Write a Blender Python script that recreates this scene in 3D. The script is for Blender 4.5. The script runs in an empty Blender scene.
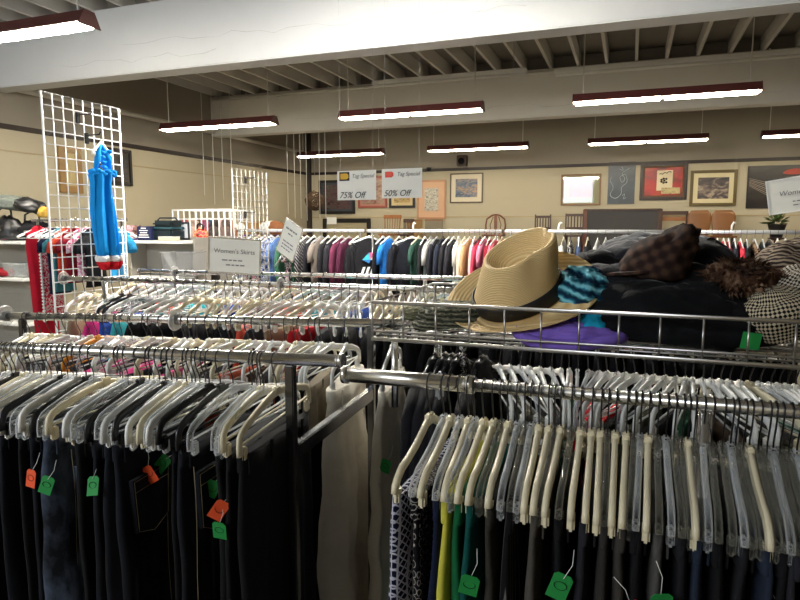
import bpy, bmesh, math, random
from mathutils import Vector, Matrix, noise
RN = random.Random(11)
SC = bpy.context.scene
COL = SC.collection
pi = math.pi
V = Vector
# ------------------------------------------------------------------ camera
H, FPX = 1.65, 620.0
YAW, PITCH = math.radians(20.3), math.atan(75 / 620)
CAM = V((0, 0, H))
c_, s_, cp, sp = math.cos(YAW), math.sin(YAW), math.cos(PITCH), math.sin(PITCH)
RIGHT = V((c_, s_, 0))
FWD = V((-s_ * cp, c_ * cp, -sp))
UP = V((-s_ * sp, c_ * sp, cp))
cam_d = bpy.data.cameras.new('camera')
cam = bpy.data.objects.new('camera', cam_d)
COL.objects.link(cam)
cam_d.sensor_width = 36.0
cam_d.lens = FPX / 800 * 36.0
cam_d.clip_start = 0.02
m = Matrix((RIGHT, UP, -FWD)).transposed().to_4x4()
m.translation = CAM
cam.matrix_world = m
SC.camera = cam


def ray(px, py):
    return FWD + RIGHT * ((px - 400) / FPX) + UP * ((300 - py) / FPX)


def atZ(px, py, z):
    d = ray(px, py)
    return CAM + d * ((z - H) / d.z)


def atY(px, py, y):
    d = ray(px, py)
    return CAM + d * (y / d.y)


def atX(px, py, x):
    d = ray(px, py)
    return CAM + d * (x / d.x)


def atD(px, py, dep):
    return CAM + ray(px, py) * dep


def on_line(A, B, px):
    n = ray(px, 100).cross(ray(px, 500))
    t = -n.dot(A - CAM) / n.dot(B - A)
    return A + (B - A) * t


# ------------------------------------------------------------------ materials
def lin(c):
    def f(v):
        v /= 255.0
        return v / 12.92 if v <= 0.04045 else ((v + 0.055) / 1.055) ** 2.4
    if isinstance(c, str):
        c = tuple(int(c[i:i + 2], 16) for i in (0, 2, 4))
    return (f(c[0]), f(c[1]), f(c[2]), 1.0)


MATS = {}


def base_mat(name):
    mt = bpy.data.materials.new(name)
    mt.use_nodes = True
    nt = mt.node_tree
    return mt, nt, nt.nodes['Principled BSDF'], nt.nodes['Material Output']


def mapped(nt, scale=1.0, rot=(0, 0, 0), co='Object'):
    tc = nt.nodes.new('ShaderNodeTexCoord')
    mp = nt.nodes.new('ShaderNodeMapping')
    if not isinstance(scale, (tuple, list)):
        scale = (scale,) * 3
    mp.inputs['Scale'].default_value = scale
    mp.inputs['Rotation'].default_value = rot
    nt.links.new(tc.outputs[co], mp.inputs['Vector'])
    return mp.outputs['Vector']


def ramp(nt, fac, stops, const=False):
    r = nt.nodes.new('ShaderNodeValToRGB')
    cr = r.color_ramp
    if const:
        cr.interpolation = 'CONSTANT'
    while len(cr.elements) < len(stops):
        cr.elements.new(0.5)
    for e, (p, c) in zip(cr.elements, stops):
        e.position = p
        e.color = lin(c)
    nt.links.new(fac, r.inputs['Fac'])
    return r.outputs['Color']


def bump(nt, b, h, strength=0.3, dist=0.01):
    n = nt.nodes.new('ShaderNodeBump')
    n.inputs['Strength'].default_value = strength
    n.inputs['Distance'].default_value = dist
    nt.links.new(h, n.inputs['Height'])
    nt.links.new(n.outputs['Normal'], b.inputs['Normal'])


def tex_noise(nt, vec, scale, detail=4, rough=0.55):
    n = nt.nodes.new('ShaderNodeTexNoise')
    n.inputs['Scale'].default_value = scale
    n.inputs['Detail'].default_value = detail
    n.inputs['Roughness'].default_value = rough
    nt.links.new(vec, n.inputs['Vector'])
    return n.outputs['Fac']


def plain(name, col, rough=0.6, metal=0.0, var=0.06, nscale=20.0, bmp=0.0, spec=0.5):
    key = ('p', name)
    if key in MATS:
        return MATS[key]
    mt, nt, b, o = base_mat(name)
    c = lin(col)
    b.inputs['Roughness'].default_value = rough
    b.inputs['Metallic'].default_value = metal
    b.inputs['Specular IOR Level'].default_value = spec
    f = tex_noise(nt, mapped(nt), nscale)
    mx = nt.nodes.new('ShaderNodeMix')
    mx.data_type = 'RGBA'
    mx.inputs[6].default_value = tuple(max(0, v * (1 - var)) for v in c[:3]) + (1,)
    mx.inputs[7].default_value = tuple(min(1, v * (1 + var)) for v in c[:3]) + (1,)
    nt.links.new(f, mx.inputs[0])
    nt.links.new(mx.outputs[2], b.inputs['Base Color'])
    if bmp:
        bump(nt, b, f, bmp, 0.005)
    MATS[key] = mt
    return mt


def cloth(col, name=None, sheen=0.0):
    name = name or 'cloth_' + (col if isinstance(col, str) else '%02x%02x%02x' % col)
    key = ('c', name)
    if key in MATS:
        return MATS[key]
    mt, nt, b, o = base_mat(name)
    c = lin(col)
    b.inputs['Roughness'].default_value = 0.9
    b.inputs['Specular IOR Level'].default_value = 0.2
    if sheen:
        b.inputs['Sheen Weight'].default_value = sheen
        b.inputs['Sheen Roughness'].default_value = 0.35
    v = mapped(nt)
    f = tex_noise(nt, v, 9, 5, 0.65)
    mx = nt.nodes.new('ShaderNodeMix')
    mx.data_type = 'RGBA'
    mx.inputs[6].default_value = tuple(x * 0.72 for x in c[:3]) + (1,)
    mx.inputs[7].default_value = tuple(min(1, x * 1.25) for x in c[:3]) + (1,)
    nt.links.new(f, mx.inputs[0])
    nt.links.new(mx.outputs[2], b.inputs['Base Color'])
    bump(nt, b, f, 0.35, 0.02)
    MATS[key] = mt
    return mt


def denim(col, fade, name):
    key = ('d', name)
    if key in MATS:
        return MATS[key]
    mt, nt, b, o = base_mat(name)
    b.inputs['Roughness'].default_value = 0.85
    b.inputs['Specular IOR Level'].default_value = 0.25
    v = mapped(nt, (1, 5, 1.6))
    f = tex_noise(nt, v, 3.2, 6, 0.6)
    col_o = ramp(nt, f, [(0.42, col), (0.72, fade)])
    nt.links.new(col_o, b.inputs['Base Color'])
    w = nt.nodes.new('ShaderNodeTexWave')
    w.inputs['Scale'].default_value = 130
    w.bands_direction = 'DIAGONAL'
    nt.links.new(mapped(nt), w.inputs['Vector'])
    bump(nt, b, w.outputs['Fac'], 0.15, 0.002)
    MATS[key] = mt
    return mt


def pattern(name, kind, c1, c2, scale, c3=None):
    key = ('x', name)
    if key in MATS:
        return MATS[key]
    mt, nt, b, o = base_mat(name)
    b.inputs['Roughness'].default_value = 0.9
    b.inputs['Specular IOR Level'].default_value = 0.15
    if kind == 'checker':
        n = nt.nodes.new('ShaderNodeTexChecker')
        n.inputs['Scale'].default_value = scale
        n.inputs['Color1'].default_value = lin(c1)
        n.inputs['Color2'].default_value = lin(c2)
        nt.links.new(mapped(nt, 1, (0.6, 0.7, 0.78)), n.inputs['Vector'])
        out = n.outputs['Color']
    elif kind == 'hound':
        n = nt.nodes.new('ShaderNodeTexChecker')
        n.inputs['Scale'].default_value = scale
        n.inputs['Color1'].default_value = lin(c1)
        n.inputs['Color2'].default_value = lin(c2)
        nt.links.new(mapped(nt, 1, (0, 0, 0.78), 'UV'), n.inputs['Vector'])
        out = n.outputs['Color']
    elif kind == 'lattice':
        n = nt.nodes.new('ShaderNodeTexVoronoi')
        n.feature = 'DISTANCE_TO_EDGE'
        n.inputs['Scale'].default_value = scale
        n.inputs['Randomness'].default_value = 0.12
        nt.links.new(mapped(nt, 1, (0.78, 0, 0)), n.inputs['Vector'])
        out = ramp(nt, n.outputs['Distance'], [(0.0, c2), (0.09, c2), (0.13, c1)])
    elif kind == 'spiral':
        n = nt.nodes.new('ShaderNodeTexVoronoi')
        n.inputs['Scale'].default_value = scale
        n.inputs['Randomness'].default_value = 0.25
        nt.links.new(mapped(nt), n.inputs['Vector'])
        mm = nt.nodes.new('ShaderNodeMath')
        mm.operation = 'SINE'
        m2 = nt.nodes.new('ShaderNodeMath')
        m2.operation = 'MULTIPLY'
        m2.inputs[1].default_value = 16
        nt.links.new(n.outputs['Distance'], m2.inputs[0])
        nt.links.new(m2.outputs[0], mm.inputs[0])
        out = ramp(nt, mm.outputs[0], [(0.0, c1), (0.8, c1), (0.92, c2)])
    elif kind == 'pin':
        n = nt.nodes.new('ShaderNodeTexWave')
        n.inputs['Scale'].default_value = scale
        n.inputs['Distortion'].default_value = 0.6
        n.bands_direction = 'Y'
        nt.links.new(mapped(nt), n.inputs['Vector'])
        out = ramp(nt, n.outputs['Fac'], [(0.0, c1), (0.9, c1), (0.97, c2)])
    elif kind == 'plaid':
        fs = []
        for d in ('X', 'Z'):
            n = nt.nodes.new('ShaderNodeTexWave')
            n.inputs['Scale'].default_value = scale
            n.inputs['Distortion'].default_value = 1.0
            n.inputs['Detail'].default_value = 1
            n.bands_direction = d
            nt.links.new(mapped(nt, 1, (0.3, 0.5, 0.4)), n.inputs['Vector'])
            fs.append(n.outputs['Fac'])
        mm = nt.nodes.new('ShaderNodeMath')
        mm.operation = 'ADD'
        nt.links.new(fs[0], mm.inputs[0])
        nt.links.new(fs[1], mm.inputs[1])
        m2 = nt.nodes.new('ShaderNodeMath')
        m2.operation = 'MULTIPLY'
        m2.inputs[1].default_value = 0.5
        nt.links.new(mm.outputs[0], m2.inputs[0])
        out = ramp(nt, m2.outputs[0], [(0.15, c1), (0.5, c2), (0.85, c3 or c1)])
    elif kind == 'floral':
        n = nt.nodes.new('ShaderNodeTexNoise')
        n.inputs['Scale'].default_value = scale
        n.inputs['Detail'].default_value = 2
        nt.links.new(mapped(nt), n.inputs['Vector'])
        out = ramp(nt, n.outputs['Fac'], [(0.0, c1), (0.46, c2), (0.56, c3 or c1)], True)
    elif kind == 'stripe':
        n = nt.nodes.new('ShaderNodeTexWave')
        n.inputs['Scale'].default_value = scale
        n.inputs['Distortion'].default_value = 2.5
        n.bands_direction = 'DIAGONAL'
        nt.links.new(mapped(nt), n.inputs['Vector'])
        out = ramp(nt, n.outputs['Fac'], [(0.2, c1), (0.5, c2), (0.8, c3 or c1)])
    elif kind == 'fur':
        n = nt.nodes.new('ShaderNodeTexNoise')
        n.inputs['Scale'].default_value = scale
        n.inputs['Detail'].default_value = 6
        n.inputs['Roughness'].default_value = 0.7
        nt.links.new(mapped(nt, (1, 1, 0.45), (0.5, 0.4, 0)), n.inputs['Vector'])
        out = ramp(nt, n.outputs['Fac'], [(0.35, c1), (0.5, c2), (0.68, c3 or c1)])
        bump(nt, b, n.outputs['Fac'], 0.9, 0.03)
    elif kind == 'knit':
        n = nt.nodes.new('ShaderNodeTexWave')
        n.inputs['Scale'].default_value = scale
        n.inputs['Distortion'].default_value = 3.0
        n.inputs['Detail'].default_value = 2
        n.inputs['Detail Scale'].default_value = 3
        n.bands_direction = 'Z'
        nt.links.new(mapped(nt), n.inputs['Vector'])
        out = ramp(nt, n.outputs['Fac'], [(0.1, c1), (0.55, c2), (0.95, c3 or c1)])
        bump(nt, b, n.outputs['Fac'], 0.8, 0.01)
    nt.links.new(out, b.inputs['Base Color'])
    MATS[key] = mt
    return mt


def clear_plastic(name, tint, opacity=0.45):
    key = ('g', name)
    if key in MATS:
        return MATS[key]
    mt, nt, b, o = base_mat(name)
    b.inputs['Base Color'].default_value = lin(tint)
    b.inputs['Roughness'].default_value = 0.12
    b.inputs['Specular IOR Level'].default_value = 1.0
    f = tex_noise(nt, mapped(nt), 25)
    r = ramp(nt, f, [(0.3, (24, 24, 24)), (0.7, (70, 70, 70))])
    nt.links.new(r, b.inputs['Roughness'])
    tr = nt.nodes.new('ShaderNodeBsdfTransparent')
    fr = nt.nodes.new('ShaderNodeLayerWeight')
    fr.inputs['Blend'].default_value = opacity
    mx = nt.nodes.new('ShaderNodeMixShader')
    nt.links.new(fr.outputs['Facing'], mx.inputs[0])
    nt.links.new(tr.outputs[0], mx.inputs[1])
    nt.links.new(b.outputs[0], mx.inputs[2])
    nt.links.new(mx.outputs[0], o.inputs['Surface'])
    MATS[key] = mt
    return mt


def emit(name, col, strength):
    mt, nt, b, o = base_mat(name)
    b.inputs['Emission Color'].default_value = lin(col)
    b.inputs['Emission Strength'].default_value = strength
    b.inputs['Base Color'].default_value = lin(col)
    return mt


def painting(name, stops, scale=3.0, dist=1.5):
    mt, nt, b, o = base_mat(name)
    b.inputs['Roughness'].default_value = 0.35
    n = nt.nodes.new('ShaderNodeTexNoise')
    n.inputs['Scale'].default_value = scale
    n.inputs['Detail'].default_value = 5
    n.inputs['Distortion'].default_value = dist
    nt.links.new(mapped(nt, (1, 1, 2.0)), n.inputs['Vector'])
    nt.links.new(ramp(nt, n.outputs['Fac'], stops), b.inputs['Base Color'])
    return mt


CHROME = plain('chrome', (226, 226, 224), 0.24, 1.0, 0.05, 6)
STEEL = plain('brushed_steel_wire', (176, 174, 172), 0.3, 1.0, 0.08, 40)
WIRE = plain('dark_hook_wire', (70, 70, 72), 0.3, 1.0, 0.1, 40)
CHR_D = plain('worn_black_chrome', (120, 120, 122), 0.2, 1.0, 0.15, 14)
WHITE_PL = plain('white_plastic', (240, 240, 236), 0.35, 0, 0.03, 12)
CREAM_PL = plain('cream_plastic', (222, 212, 182), 0.38, 0, 0.04, 12)
BLACK_PL = plain('black_plastic', (22, 22, 24), 0.3, 0, 0.1, 12)
CLEAR_PL = clear_plastic('clear_plastic', (236, 240, 242), 0.36)
SMOKE_PL = clear_plastic('smoky_clear_plastic', (150, 148, 136), 0.3)
WHITE_W = plain('white_coated_wire', (240, 240, 238), 0.4, 0, 0.02)
GREEN = plain('green_price_card', (22, 140, 62), 0.7, 0, 0.08)
ORANGE = plain('orange_price_card', (232, 84, 36), 0.7, 0, 0.08)
BLACKF = cloth((17, 17, 20), 'black_cloth')


# ------------------------------------------------------------------ mesh builder
class MB:
    def __init__(s):
        s.v, s.f, s.sm = [], [], []
        s.uvn = None

    def add(s, vs, fs, smooth=False):
        b = len(s.v)
        s.v += [V(p) for p in vs]
        s.f += [tuple(b + i for i in f) for f in fs]
        s.sm += [smooth] * len(fs)
        return s

    def box(s, c, d, rot=None, taper=1.0):
        x, y, z = d[0] / 2, d[1] / 2, d[2] / 2
        vs = [V((a * x * (taper if k > 0 else 1), b * y * (taper if k > 0 else 1), k * z)) for k in (-1, 1) for b in (-1, 1) for a in (-1, 1)]
        if rot is not None:
            vs = [rot @ p for p in vs]
        vs = [p + V(c) for p in vs]
        return s.add(vs, [(0, 2, 3, 1), (4, 5, 7, 6), (0, 1, 5, 4), (2, 6, 7, 3), (0, 4, 6, 2), (1, 3, 7, 5)])

    def rbox(s, c, d, r=0.01, rot=None):
        # box with chamfered edges along every side
        x, y, z = d[0] / 2, d[1] / 2, d[2] / 2
        bm = bmesh.new()
        bmesh.ops.create_cube(bm, size=1)
        for v in bm.verts:
            v.co = V((v.co.x * d[0], v.co.y * d[1], v.co.z * d[2]))
        bmesh.ops.bevel(bm, geom=bm.edges[:], offset=min(r, min(d) * 0.45), segments=2, affect='EDGES')
        bm.verts.index_update()
        vs = [v.co.copy() for v in bm.verts]
        fs = [[v.index for v in f.verts] for f in bm.faces]
        bm.free()
        if rot is not None:
            vs = [rot @ p for p in vs]
        return s.add([p + V(c) for p in vs], fs, False)

    def rings(s, rings, cap=True, smooth=True, closed=False):
        n = len(rings[0])
        vs = [p for r in rings for p in r]
        fs = []
        for i in range(len(rings) - (0 if closed else 1)):
            a, b = i * n, ((i + 1) % len(rings)) * n
            for j in range(n):
                k = (j + 1) % n
                fs.append((a + j, a + k, b + k, b + j))
        s.add(vs, fs, smooth)
        if cap and not closed:
            b0 = len(s.v) - len(vs)
            s.f.append(tuple(b0 + j for j in reversed(range(n))))
            s.f.append(tuple(b0 + (len(rings) - 1) * n + j for j in range(n)))
            s.sm += [False, False]
        return s

    def tube(s, pts, r, n=8, cap=True, rz=None, closed=False):
        pts = [V(p) for p in pts]
        rad = r if isinstance(r, (list, tuple)) else [r] * len(pts)
        prev = None
        out = []
        N = len(pts)
        for i, p in enumerate(pts):
            if closed:
                t = pts[(i + 1) % N] - pts[i - 1]
            else:
                t = (pts[min(i + 1, N - 1)] - pts[max(i - 1, 0)])
            t.normalize()
            if prev is None:
                u = t.cross(V((0, 0, 1)) if abs(t.z) < 0.9 else V((1, 0, 0))).normalized()
            else:
                u = (prev - t * prev.dot(t)).normalized()
            w = t.cross(u)
            prev = u
            out.append([p + (u * math.cos(2 * pi * j / n) + w * math.sin(2 * pi * j / n)) * rad[i] for j in range(n)])
        return s.rings(out, cap, True, closed)

    def sweep_yz(s, path, wx, hz, x0=0.0):
        """rounded bar swept along a path of (y, z) points in the plane x = x0."""
        pts = [V((x0, a, b)) for a, b in path]
        prof = [(-1, -.55), (-.6, -1), (.6, -1), (1, -.55), (1, .55), (.6, 1), (-.6, 1), (-1, .55)]
        out = []
        for i, p in enumerate(pts):
            t = (pts[min(i + 1, len(pts) - 1)] - pts[max(i - 1, 0)]).normalized()
            nrm = V((1, 0, 0)).cross(t)
            out.append([p + V((1, 0, 0)) * (a * wx / 2) + nrm * (b * hz / 2) for a, b in prof])
        return s.rings(out, True, True)

    def lathe(s, prof, n=24, c=(0, 0, 0), cap=True):
        out = [[V(c) + V((r * math.cos(2 * pi * j / n), r * math.sin(2 * pi * j / n), z)) for j in range(n)] for r, z in prof]
        return s.rings(out, cap, True)

    def quad(s, a, b, c, d):
        return s.add([a, b, c, d], [(0, 1, 2, 3)])

    def prism(s, poly, d):
        """extrude polygon (list of Vectors) by vector d."""
        n = len(poly)
        vs = [V(p) for p in poly] + [V(p) + V(d) for p in poly]
        fs = [tuple(reversed(range(n))), tuple(range(n, 2 * n))] + [(i, (i + 1) % n, n + (i + 1) % n, n + i) for i in range(n)]
        return s.add(vs, fs)

    def xf(s, M):
        s.v = [M @ p for p in s.v]
        return s

    def mesh(s, name):
        me = bpy.data.meshes.new(name)
        me.from_pydata([tuple(p) for p in s.v], [], s.f)
        me.polygons.foreach_set('use_smooth', s.sm)
        bm = bmesh.new()
        bm.from_mesh(me)
        bmesh.ops.recalc_face_normals(bm, faces=bm.faces[:])
        bm.to_mesh(me)
        bm.free()
        me.update()
        if s.uvn:
            n, su, sv = s.uvn
            uv = me.uv_layers.new(name='cloth_uv')
            for poly in me.polygons:
                js = [i % n for i in poly.vertices]
                wrap = max(js) - min(js) > n / 2
                for li, vi in zip(poly.loop_indices, poly.vertices):
                    j = vi % n
                    uv.data[li].uv = ((j + (n if wrap and j == 0 else 0)) / n * su, vi // n * sv)
        return me

    def build(s, name, mat, parent=None, loc=None, rot=None):
        return link(name, s.mesh(name), mat, parent, loc, rot)


def link(name, me, mat, parent=None, loc=None, rot=None):
    if mat is not None and not me.materials:
        me.materials.append(mat)
    o = bpy.data.objects.new(name, me)
    COL.objects.link(o)
    if mat is not None and me.materials[0] is not mat:
        o.material_slots[0].link = 'OBJECT'
        o.material_slots[0].material = mat
    if parent is not None:
        o.parent = parent
    if loc is not None:
        o.location = loc
    if rot is not None:
        o.rotation_euler = rot
    return o


def empty(name, loc=(0, 0, 0), rz=0.0, rot=None):
    o = bpy.data.objects.new(name, None)
    o.empty_display_size = 0.05
    COL.objects.link(o)
    o.location = loc
    o.rotation_euler = rot if rot is not None else (0, 0, rz)
    return o


def tag(o, label, cat, group=None):
    o['label'] = label
    o['category'] = cat
    if group:
        o['group'] = group
    return o


def thing(name, label, cat, loc=(0, 0, 0), rz=0.0, group=None, rot=None):
    return tag(empty(name, loc, rz, rot), label, cat, group)


def struct(name, mb, mat):
    o = mb.build(name, mat)
    o['kind'] = 'structure'
    return o


def text(body, size, loc, parent, mat, name='lettering', shear=0.0, align='LEFT', rot=(pi / 2, 0, 0)):
    cu = bpy.data.curves.new(name, 'FONT')
    cu.body = body
    cu.size = size
    cu.shear = shear
    cu.align_x = align
    cu.extrude = 0.0004
    cu.materials.append(mat)
    tmp = bpy.data.objects.new(name, cu)
    COL.objects.link(tmp)
    bpy.context.view_layer.update()
    mesh = bpy.data.meshes.new_from_object(tmp.evaluated_get(bpy.context.evaluated_depsgraph_get()))
    bpy.data.objects.remove(tmp)
    if not mesh.materials:
        mesh.materials.append(mat)
    o = bpy.data.objects.new(name, mesh)
    COL.objects.link(o)
    o.parent = parent
    o.location = loc
    o.rotation_euler = rot
    return o


ONES = ['', 'first', 'second', 'third', 'fourth', 'fifth', 'sixth', 'seventh', 'eighth', 'ninth', 'tenth', 'eleventh', 'twelfth', 'thirteenth',
        'fourteenth', 'fifteenth', 'sixteenth', 'seventeenth', 'eighteenth', 'nineteenth']
TENS = {2: ('twentieth', 'twenty'), 3: ('thirtieth', 'thirty'), 4: ('fortieth', 'forty'), 5: ('fiftieth', 'fifty'), 6: ('sixtieth', 'sixty'), 7: ('seventieth', 'seventy'), 8: ('eightieth', 'eighty')}


def nth(n):
    if n < 20:
        return ONES[n]
    a, b = divmod(n, 10)
    return TENS[a][0] if b == 0 else TENS[a][1] + '-' + ONES[b]
# ------------------------------------------------------------------ setting
XL, XR, YF, YB, ZJ, ZC = -9.0, 7.0, -4.0, 16.5, 4.5, 4.76
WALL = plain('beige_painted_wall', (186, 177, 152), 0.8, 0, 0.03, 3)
WALLU = plain('taupe_shaded_upper_wall', (150, 142, 128), 0.85, 0, 0.04, 3)  # taupe, with the shade above the lights darkened into the colour
BEAMW = plain('white_painted_timber', (204, 206, 207), 0.6, 0, 0.03, 5, 0.15)
BEAMB = plain('grey_white_painted_timber', (218, 215, 208), 0.7, 0, 0.04, 4)
DECK = plain('grey_ceiling_deck', (140, 134, 124), 0.9, 0, 0.1, 6)
DKTRIM = plain('dark_brown_trim', (38, 26, 22), 0.5, 0, 0.1)
FLOORM = plain('grey_vinyl_floor', (112, 106, 98), 0.5, 0, 0.12, 4)
struct('floor', MB().box(((XL + XR) / 2, (YF + YB) / 2, -0.05), (XR - XL, YB - YF, 0.1)), FLOORM)
struct('ceiling', MB().box(((XL + XR) / 2, (YF + YB) / 2, ZC + 0.05), (XR - XL, YB - YF, 0.1)), DECK)
struct('wall_left', MB().box((XL - 0.05, (YF + YB) / 2, 1.56), (0.1, YB - YF, 3.12)), WALL)
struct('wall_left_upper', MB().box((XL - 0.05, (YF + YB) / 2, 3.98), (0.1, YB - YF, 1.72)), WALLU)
struct('wall_back', MB().box(((XL + XR) / 2, YB + 0.05, 1.56), (XR - XL, 0.1, 3.12)), WALL)
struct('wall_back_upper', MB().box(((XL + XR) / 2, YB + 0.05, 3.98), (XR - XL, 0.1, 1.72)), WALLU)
struct('wall_right', MB().box((XR + 0.05, (YF + YB) / 2, 2.4), (0.1, YB - YF, 4.8)), WALL)
struct('trim_1', MB().box((XL + 0.02, (YF + YB) / 2, 3.14), (0.04, YB - YF, 0.075)), DKTRIM)
struct('trim_2', MB().box(((XL + XR) / 2, YB - 0.02, 3.14), (XR - XL, 0.04, 0.075)), DKTRIM)
struct('trim_3', MB().box(((XL + XR) / 2, YB - 0.008, 1.87), (XR - XL, 0.016, 0.03)), plain('beige_rail', (176, 160, 126), 0.7))
struct('trim_4', MB().box((XL + 0.008, (YF + YB) / 2, 2.78), (0.016, YB - YF, 0.02)), plain('beige_rail', (176, 160, 126), 0.7))
struct('trim_5', MB().tube([(XL + 0.08, YF + 0.1, 3.72), (XL + 0.08, YB - 0.1, 3.72)], 0.045, 10), BEAMB)
struct('trim_6', MB().box((XL + 0.06, YB - 0.06, 2.38), (0.12, 0.12, 4.76)), plain('dark_corner_post', (52, 44, 40), 0.6))
# wall with the shop windows behind the viewer
fw = MB()
wins = [(-8.2, -5.6), (-4.6, -2.0)]
xs = [XL] + [x for w in wins for x in w] + [XR]
for i in range(0, len(xs), 2):
    fw.box(((xs[i] + xs[i + 1]) / 2, YF - 0.05, 2.4), (xs[i + 1] - xs[i], 0.1, 4.8))
for a, b in wins:
    fw.box(((a + b) / 2, YF - 0.05, 1.4), (b - a, 0.1, 2.8))
    fw.box(((a + b) / 2, YF - 0.05, 4.625), (b - a, 0.1, 0.35))
struct('wall_front', fw, WALL)
GLASS = clear_plastic('window_glass', (240, 245, 250), 0.12)
for k, (a, b) in enumerate(wins):
    f = MB()
    cx, wd = (a + b) / 2, b - a
    for x in (a + 0.03, cx, b - 0.03):
        f.box((x, YF - 0.05, 3.625), (0.06, 0.09, 1.63))
    for z in (2.83, 3.6, 4.42):
        f.box((cx, YF - 0.05, z), (wd, 0.085, 0.06))
    w = struct('window_%d' % (k + 1), f, plain('grey_aluminium', (150, 150, 150), 0.4, 0.8))
    MB().box((cx, YF - 0.06, 3.625), (wd - 0.1, 0.006, 1.6)).build('window_pane', GLASS, w)
    l = bpy.data.lights.new('daylight', 'AREA')
    l.shape = 'RECTANGLE'
    l.size, l.size_y = wd - 0.2, 1.5
    l.energy = 50 * wd
    l.color = (0.86, 0.93, 1.0)
    lo = bpy.data.objects.new('daylight', l)
    COL.objects.link(lo)
    lo.location = (cx, YF + 0.03, 3.625)
    lo.rotation_euler = (pi / 2, 0, 0)
# beams
YB1, YB2 = 6.74, 12.0
for nm, y, mt in (('ceiling_beam', YB1, BEAMW), ('ceiling_beam', YB2, BEAMB)):
    bmo = struct(nm, MB().rbox(((XL + XR) / 2, y + 0.16, 4.07), (XR - XL - 0.01, 0.32, 0.86), 0.012), mt)
    crk = MB()
    for (p0, n, sx) in ((((110, 52), (560, -2), 26, 0), ((60, 60), (230, 40), 12, 1), ((420, 22), (520, 8), 8, 2)) and
                        ([((120, 44), 30, 14.0), ((60, 66), 14, 12.0), ((395, 20), 9, 11.0)] if y == YB1 else [((290, 118), 30, 17.0), ((180, 121), 9, 12.0)])):
        pts = []
        for i in range(n):
            px = p0[0] + i * sx
            slope = -0.095 if y == YB1 else -0.052
            py = p0[1] + i * sx * slope + 2.2 * math.sin(i * 1.3) + 1.4 * math.sin(i * 2.9 + p0[0])
            q = atY(px, py, y - 0.0005)
            if 3.68 < q.z < 4.47:
                pts.append(q)
        if len(pts) > 3:
            crk.tube(pts, [0.0011 * (0.3 + 0.7 * abs(math.sin(i * 0.9))) for i in range(len(pts))], 5)
    crk.build('crack', plain('grey_crack', (96, 92, 88), 0.9), bmo)
for i in range(34):
    x = XL + 0.15 + i * 0.49
    if x > XR - 0.05:
        break
    struct('ceiling_joist', MB().box((x, (YF + YB) / 2, ZJ + 0.13), (0.05, YB - YF - 0.02, 0.25)), BEAMB)
for y in (YB1 + 0.16, YB2 + 0.16):
    struct('trim_7', MB().box(((XL + XR) / 2, y + 0.1, ZJ + 0.13), (XR - XL - 0.02, 0.05, 0.24)), DECK)
pp = MB().tube([(XL + 0.1, YB2 - 0.06, 4.42), (XR - 0.1, YB2 - 0.06, 4.42)], 0.03, 10)
for x in range(-8, 7, 2):
    pp.tube([(x, YB2 - 0.06, 4.42), (x, YB2 - 0.06, 4.5)], 0.012, 6)
    pp.tube([(x + .8, YB2 - 0.06, 4.42), (x + .8, YB2 - 0.06, 4.36)], 0.018, 6)
tag(pp.build('ceiling_pipe', BEAMB), 'white painted pipe running along the top of the rear ceiling beam', 'pipe')

# ------------------------------------------------------------------ fluorescent lights
TUBE = emit('lit_fluorescent_tube', (255, 243, 218), 40)
TUBEB = emit('bright_fluorescent_tube', (255, 247, 232), 170)
TUBEC = emit('boosted_fluorescent_tube', (255, 249, 238), 440)  # strength raised on the middle near lamp to whiten the racks below
MAROON = plain('maroon_enamel', (74, 34, 32), 0.45, 0, 0.06)
REFL = plain('white_enamel_reflector', (235, 232, 226), 0.4, 0, 0.02)


def tube_light(x, y, z, label, rods=(-1.05, 1.05), top=ZJ, L=2.36):
    t = thing('fluorescent_light', label, 'ceiling light', (x, y, z), 0, 'hanging fluorescent lights')
    h = MB()
    prof = [(-0.12, 0.025), (-0.06, 0.135), (0.06, 0.135), (0.12, 0.025), (0.115, 0.022), (0.055, 0.12), (-0.055, 0.12), (-0.115, 0.022)]
    h.rings([[V((sx * L / 2, a, b)) for a, b in prof] for sx in (-1, 1)], True, False)
    h.build('housing', MAROON, t)
    r = MB()
    r.rings([[V((sx * (L / 2 - 0.01), a, b)) for a, b in [(-0.112, 0.022), (-0.054, 0.116), (0.054, 0.116), (0.112, 0.022), (0.108, 0.02), (0.05, 0.1), (-0.05, 0.1), (-0.108, 0.02)]] for sx in (-1, 1)], True, False)
    r.build('reflector', REFL, t)
    for e in (-1, 1):
        c = MB()
        c.add([V((e * (L / 2 + 0.006), a, b)) for a, b in [(-0.13, 0.0), (-0.062, 0.14), (0.062, 0.14), (0.13, 0.0)]] + [V((e * (L / 2 - 0.006), a, b)) for a, b in [(-0.13, 0.0), (-0.062, 0.14), (0.062, 0.14), (0.13, 0.0)]],
              [(0, 1, 2, 3), (7, 6, 5, 4), (0, 4, 5, 1), (1, 5, 6, 2), (2, 6, 7, 3), (3, 7, 4, 0)])
        c.build('end_cap', MAROON, t)
        for sy in (-0.055, 0.055):
            MB().tube([(e * 0.03, sy, 0.012), (e * (L / 2 - 0.03), sy, 0.012)], 0.02, 10).build('tube', (TUBEC if -4 < x < 0 else TUBEB) if y < 6 else TUBE, t)
        MB().tube([(rods[0] if e < 0 else rods[1], 0, 0.13), (rods[0] if e < 0 else rods[1], 0, top - z + 0.02)], 0.008, 6).build('hanging_rod', BEAMB, t)
    return t


def xat(px, y):
    return atY(px, 150, y).x


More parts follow.
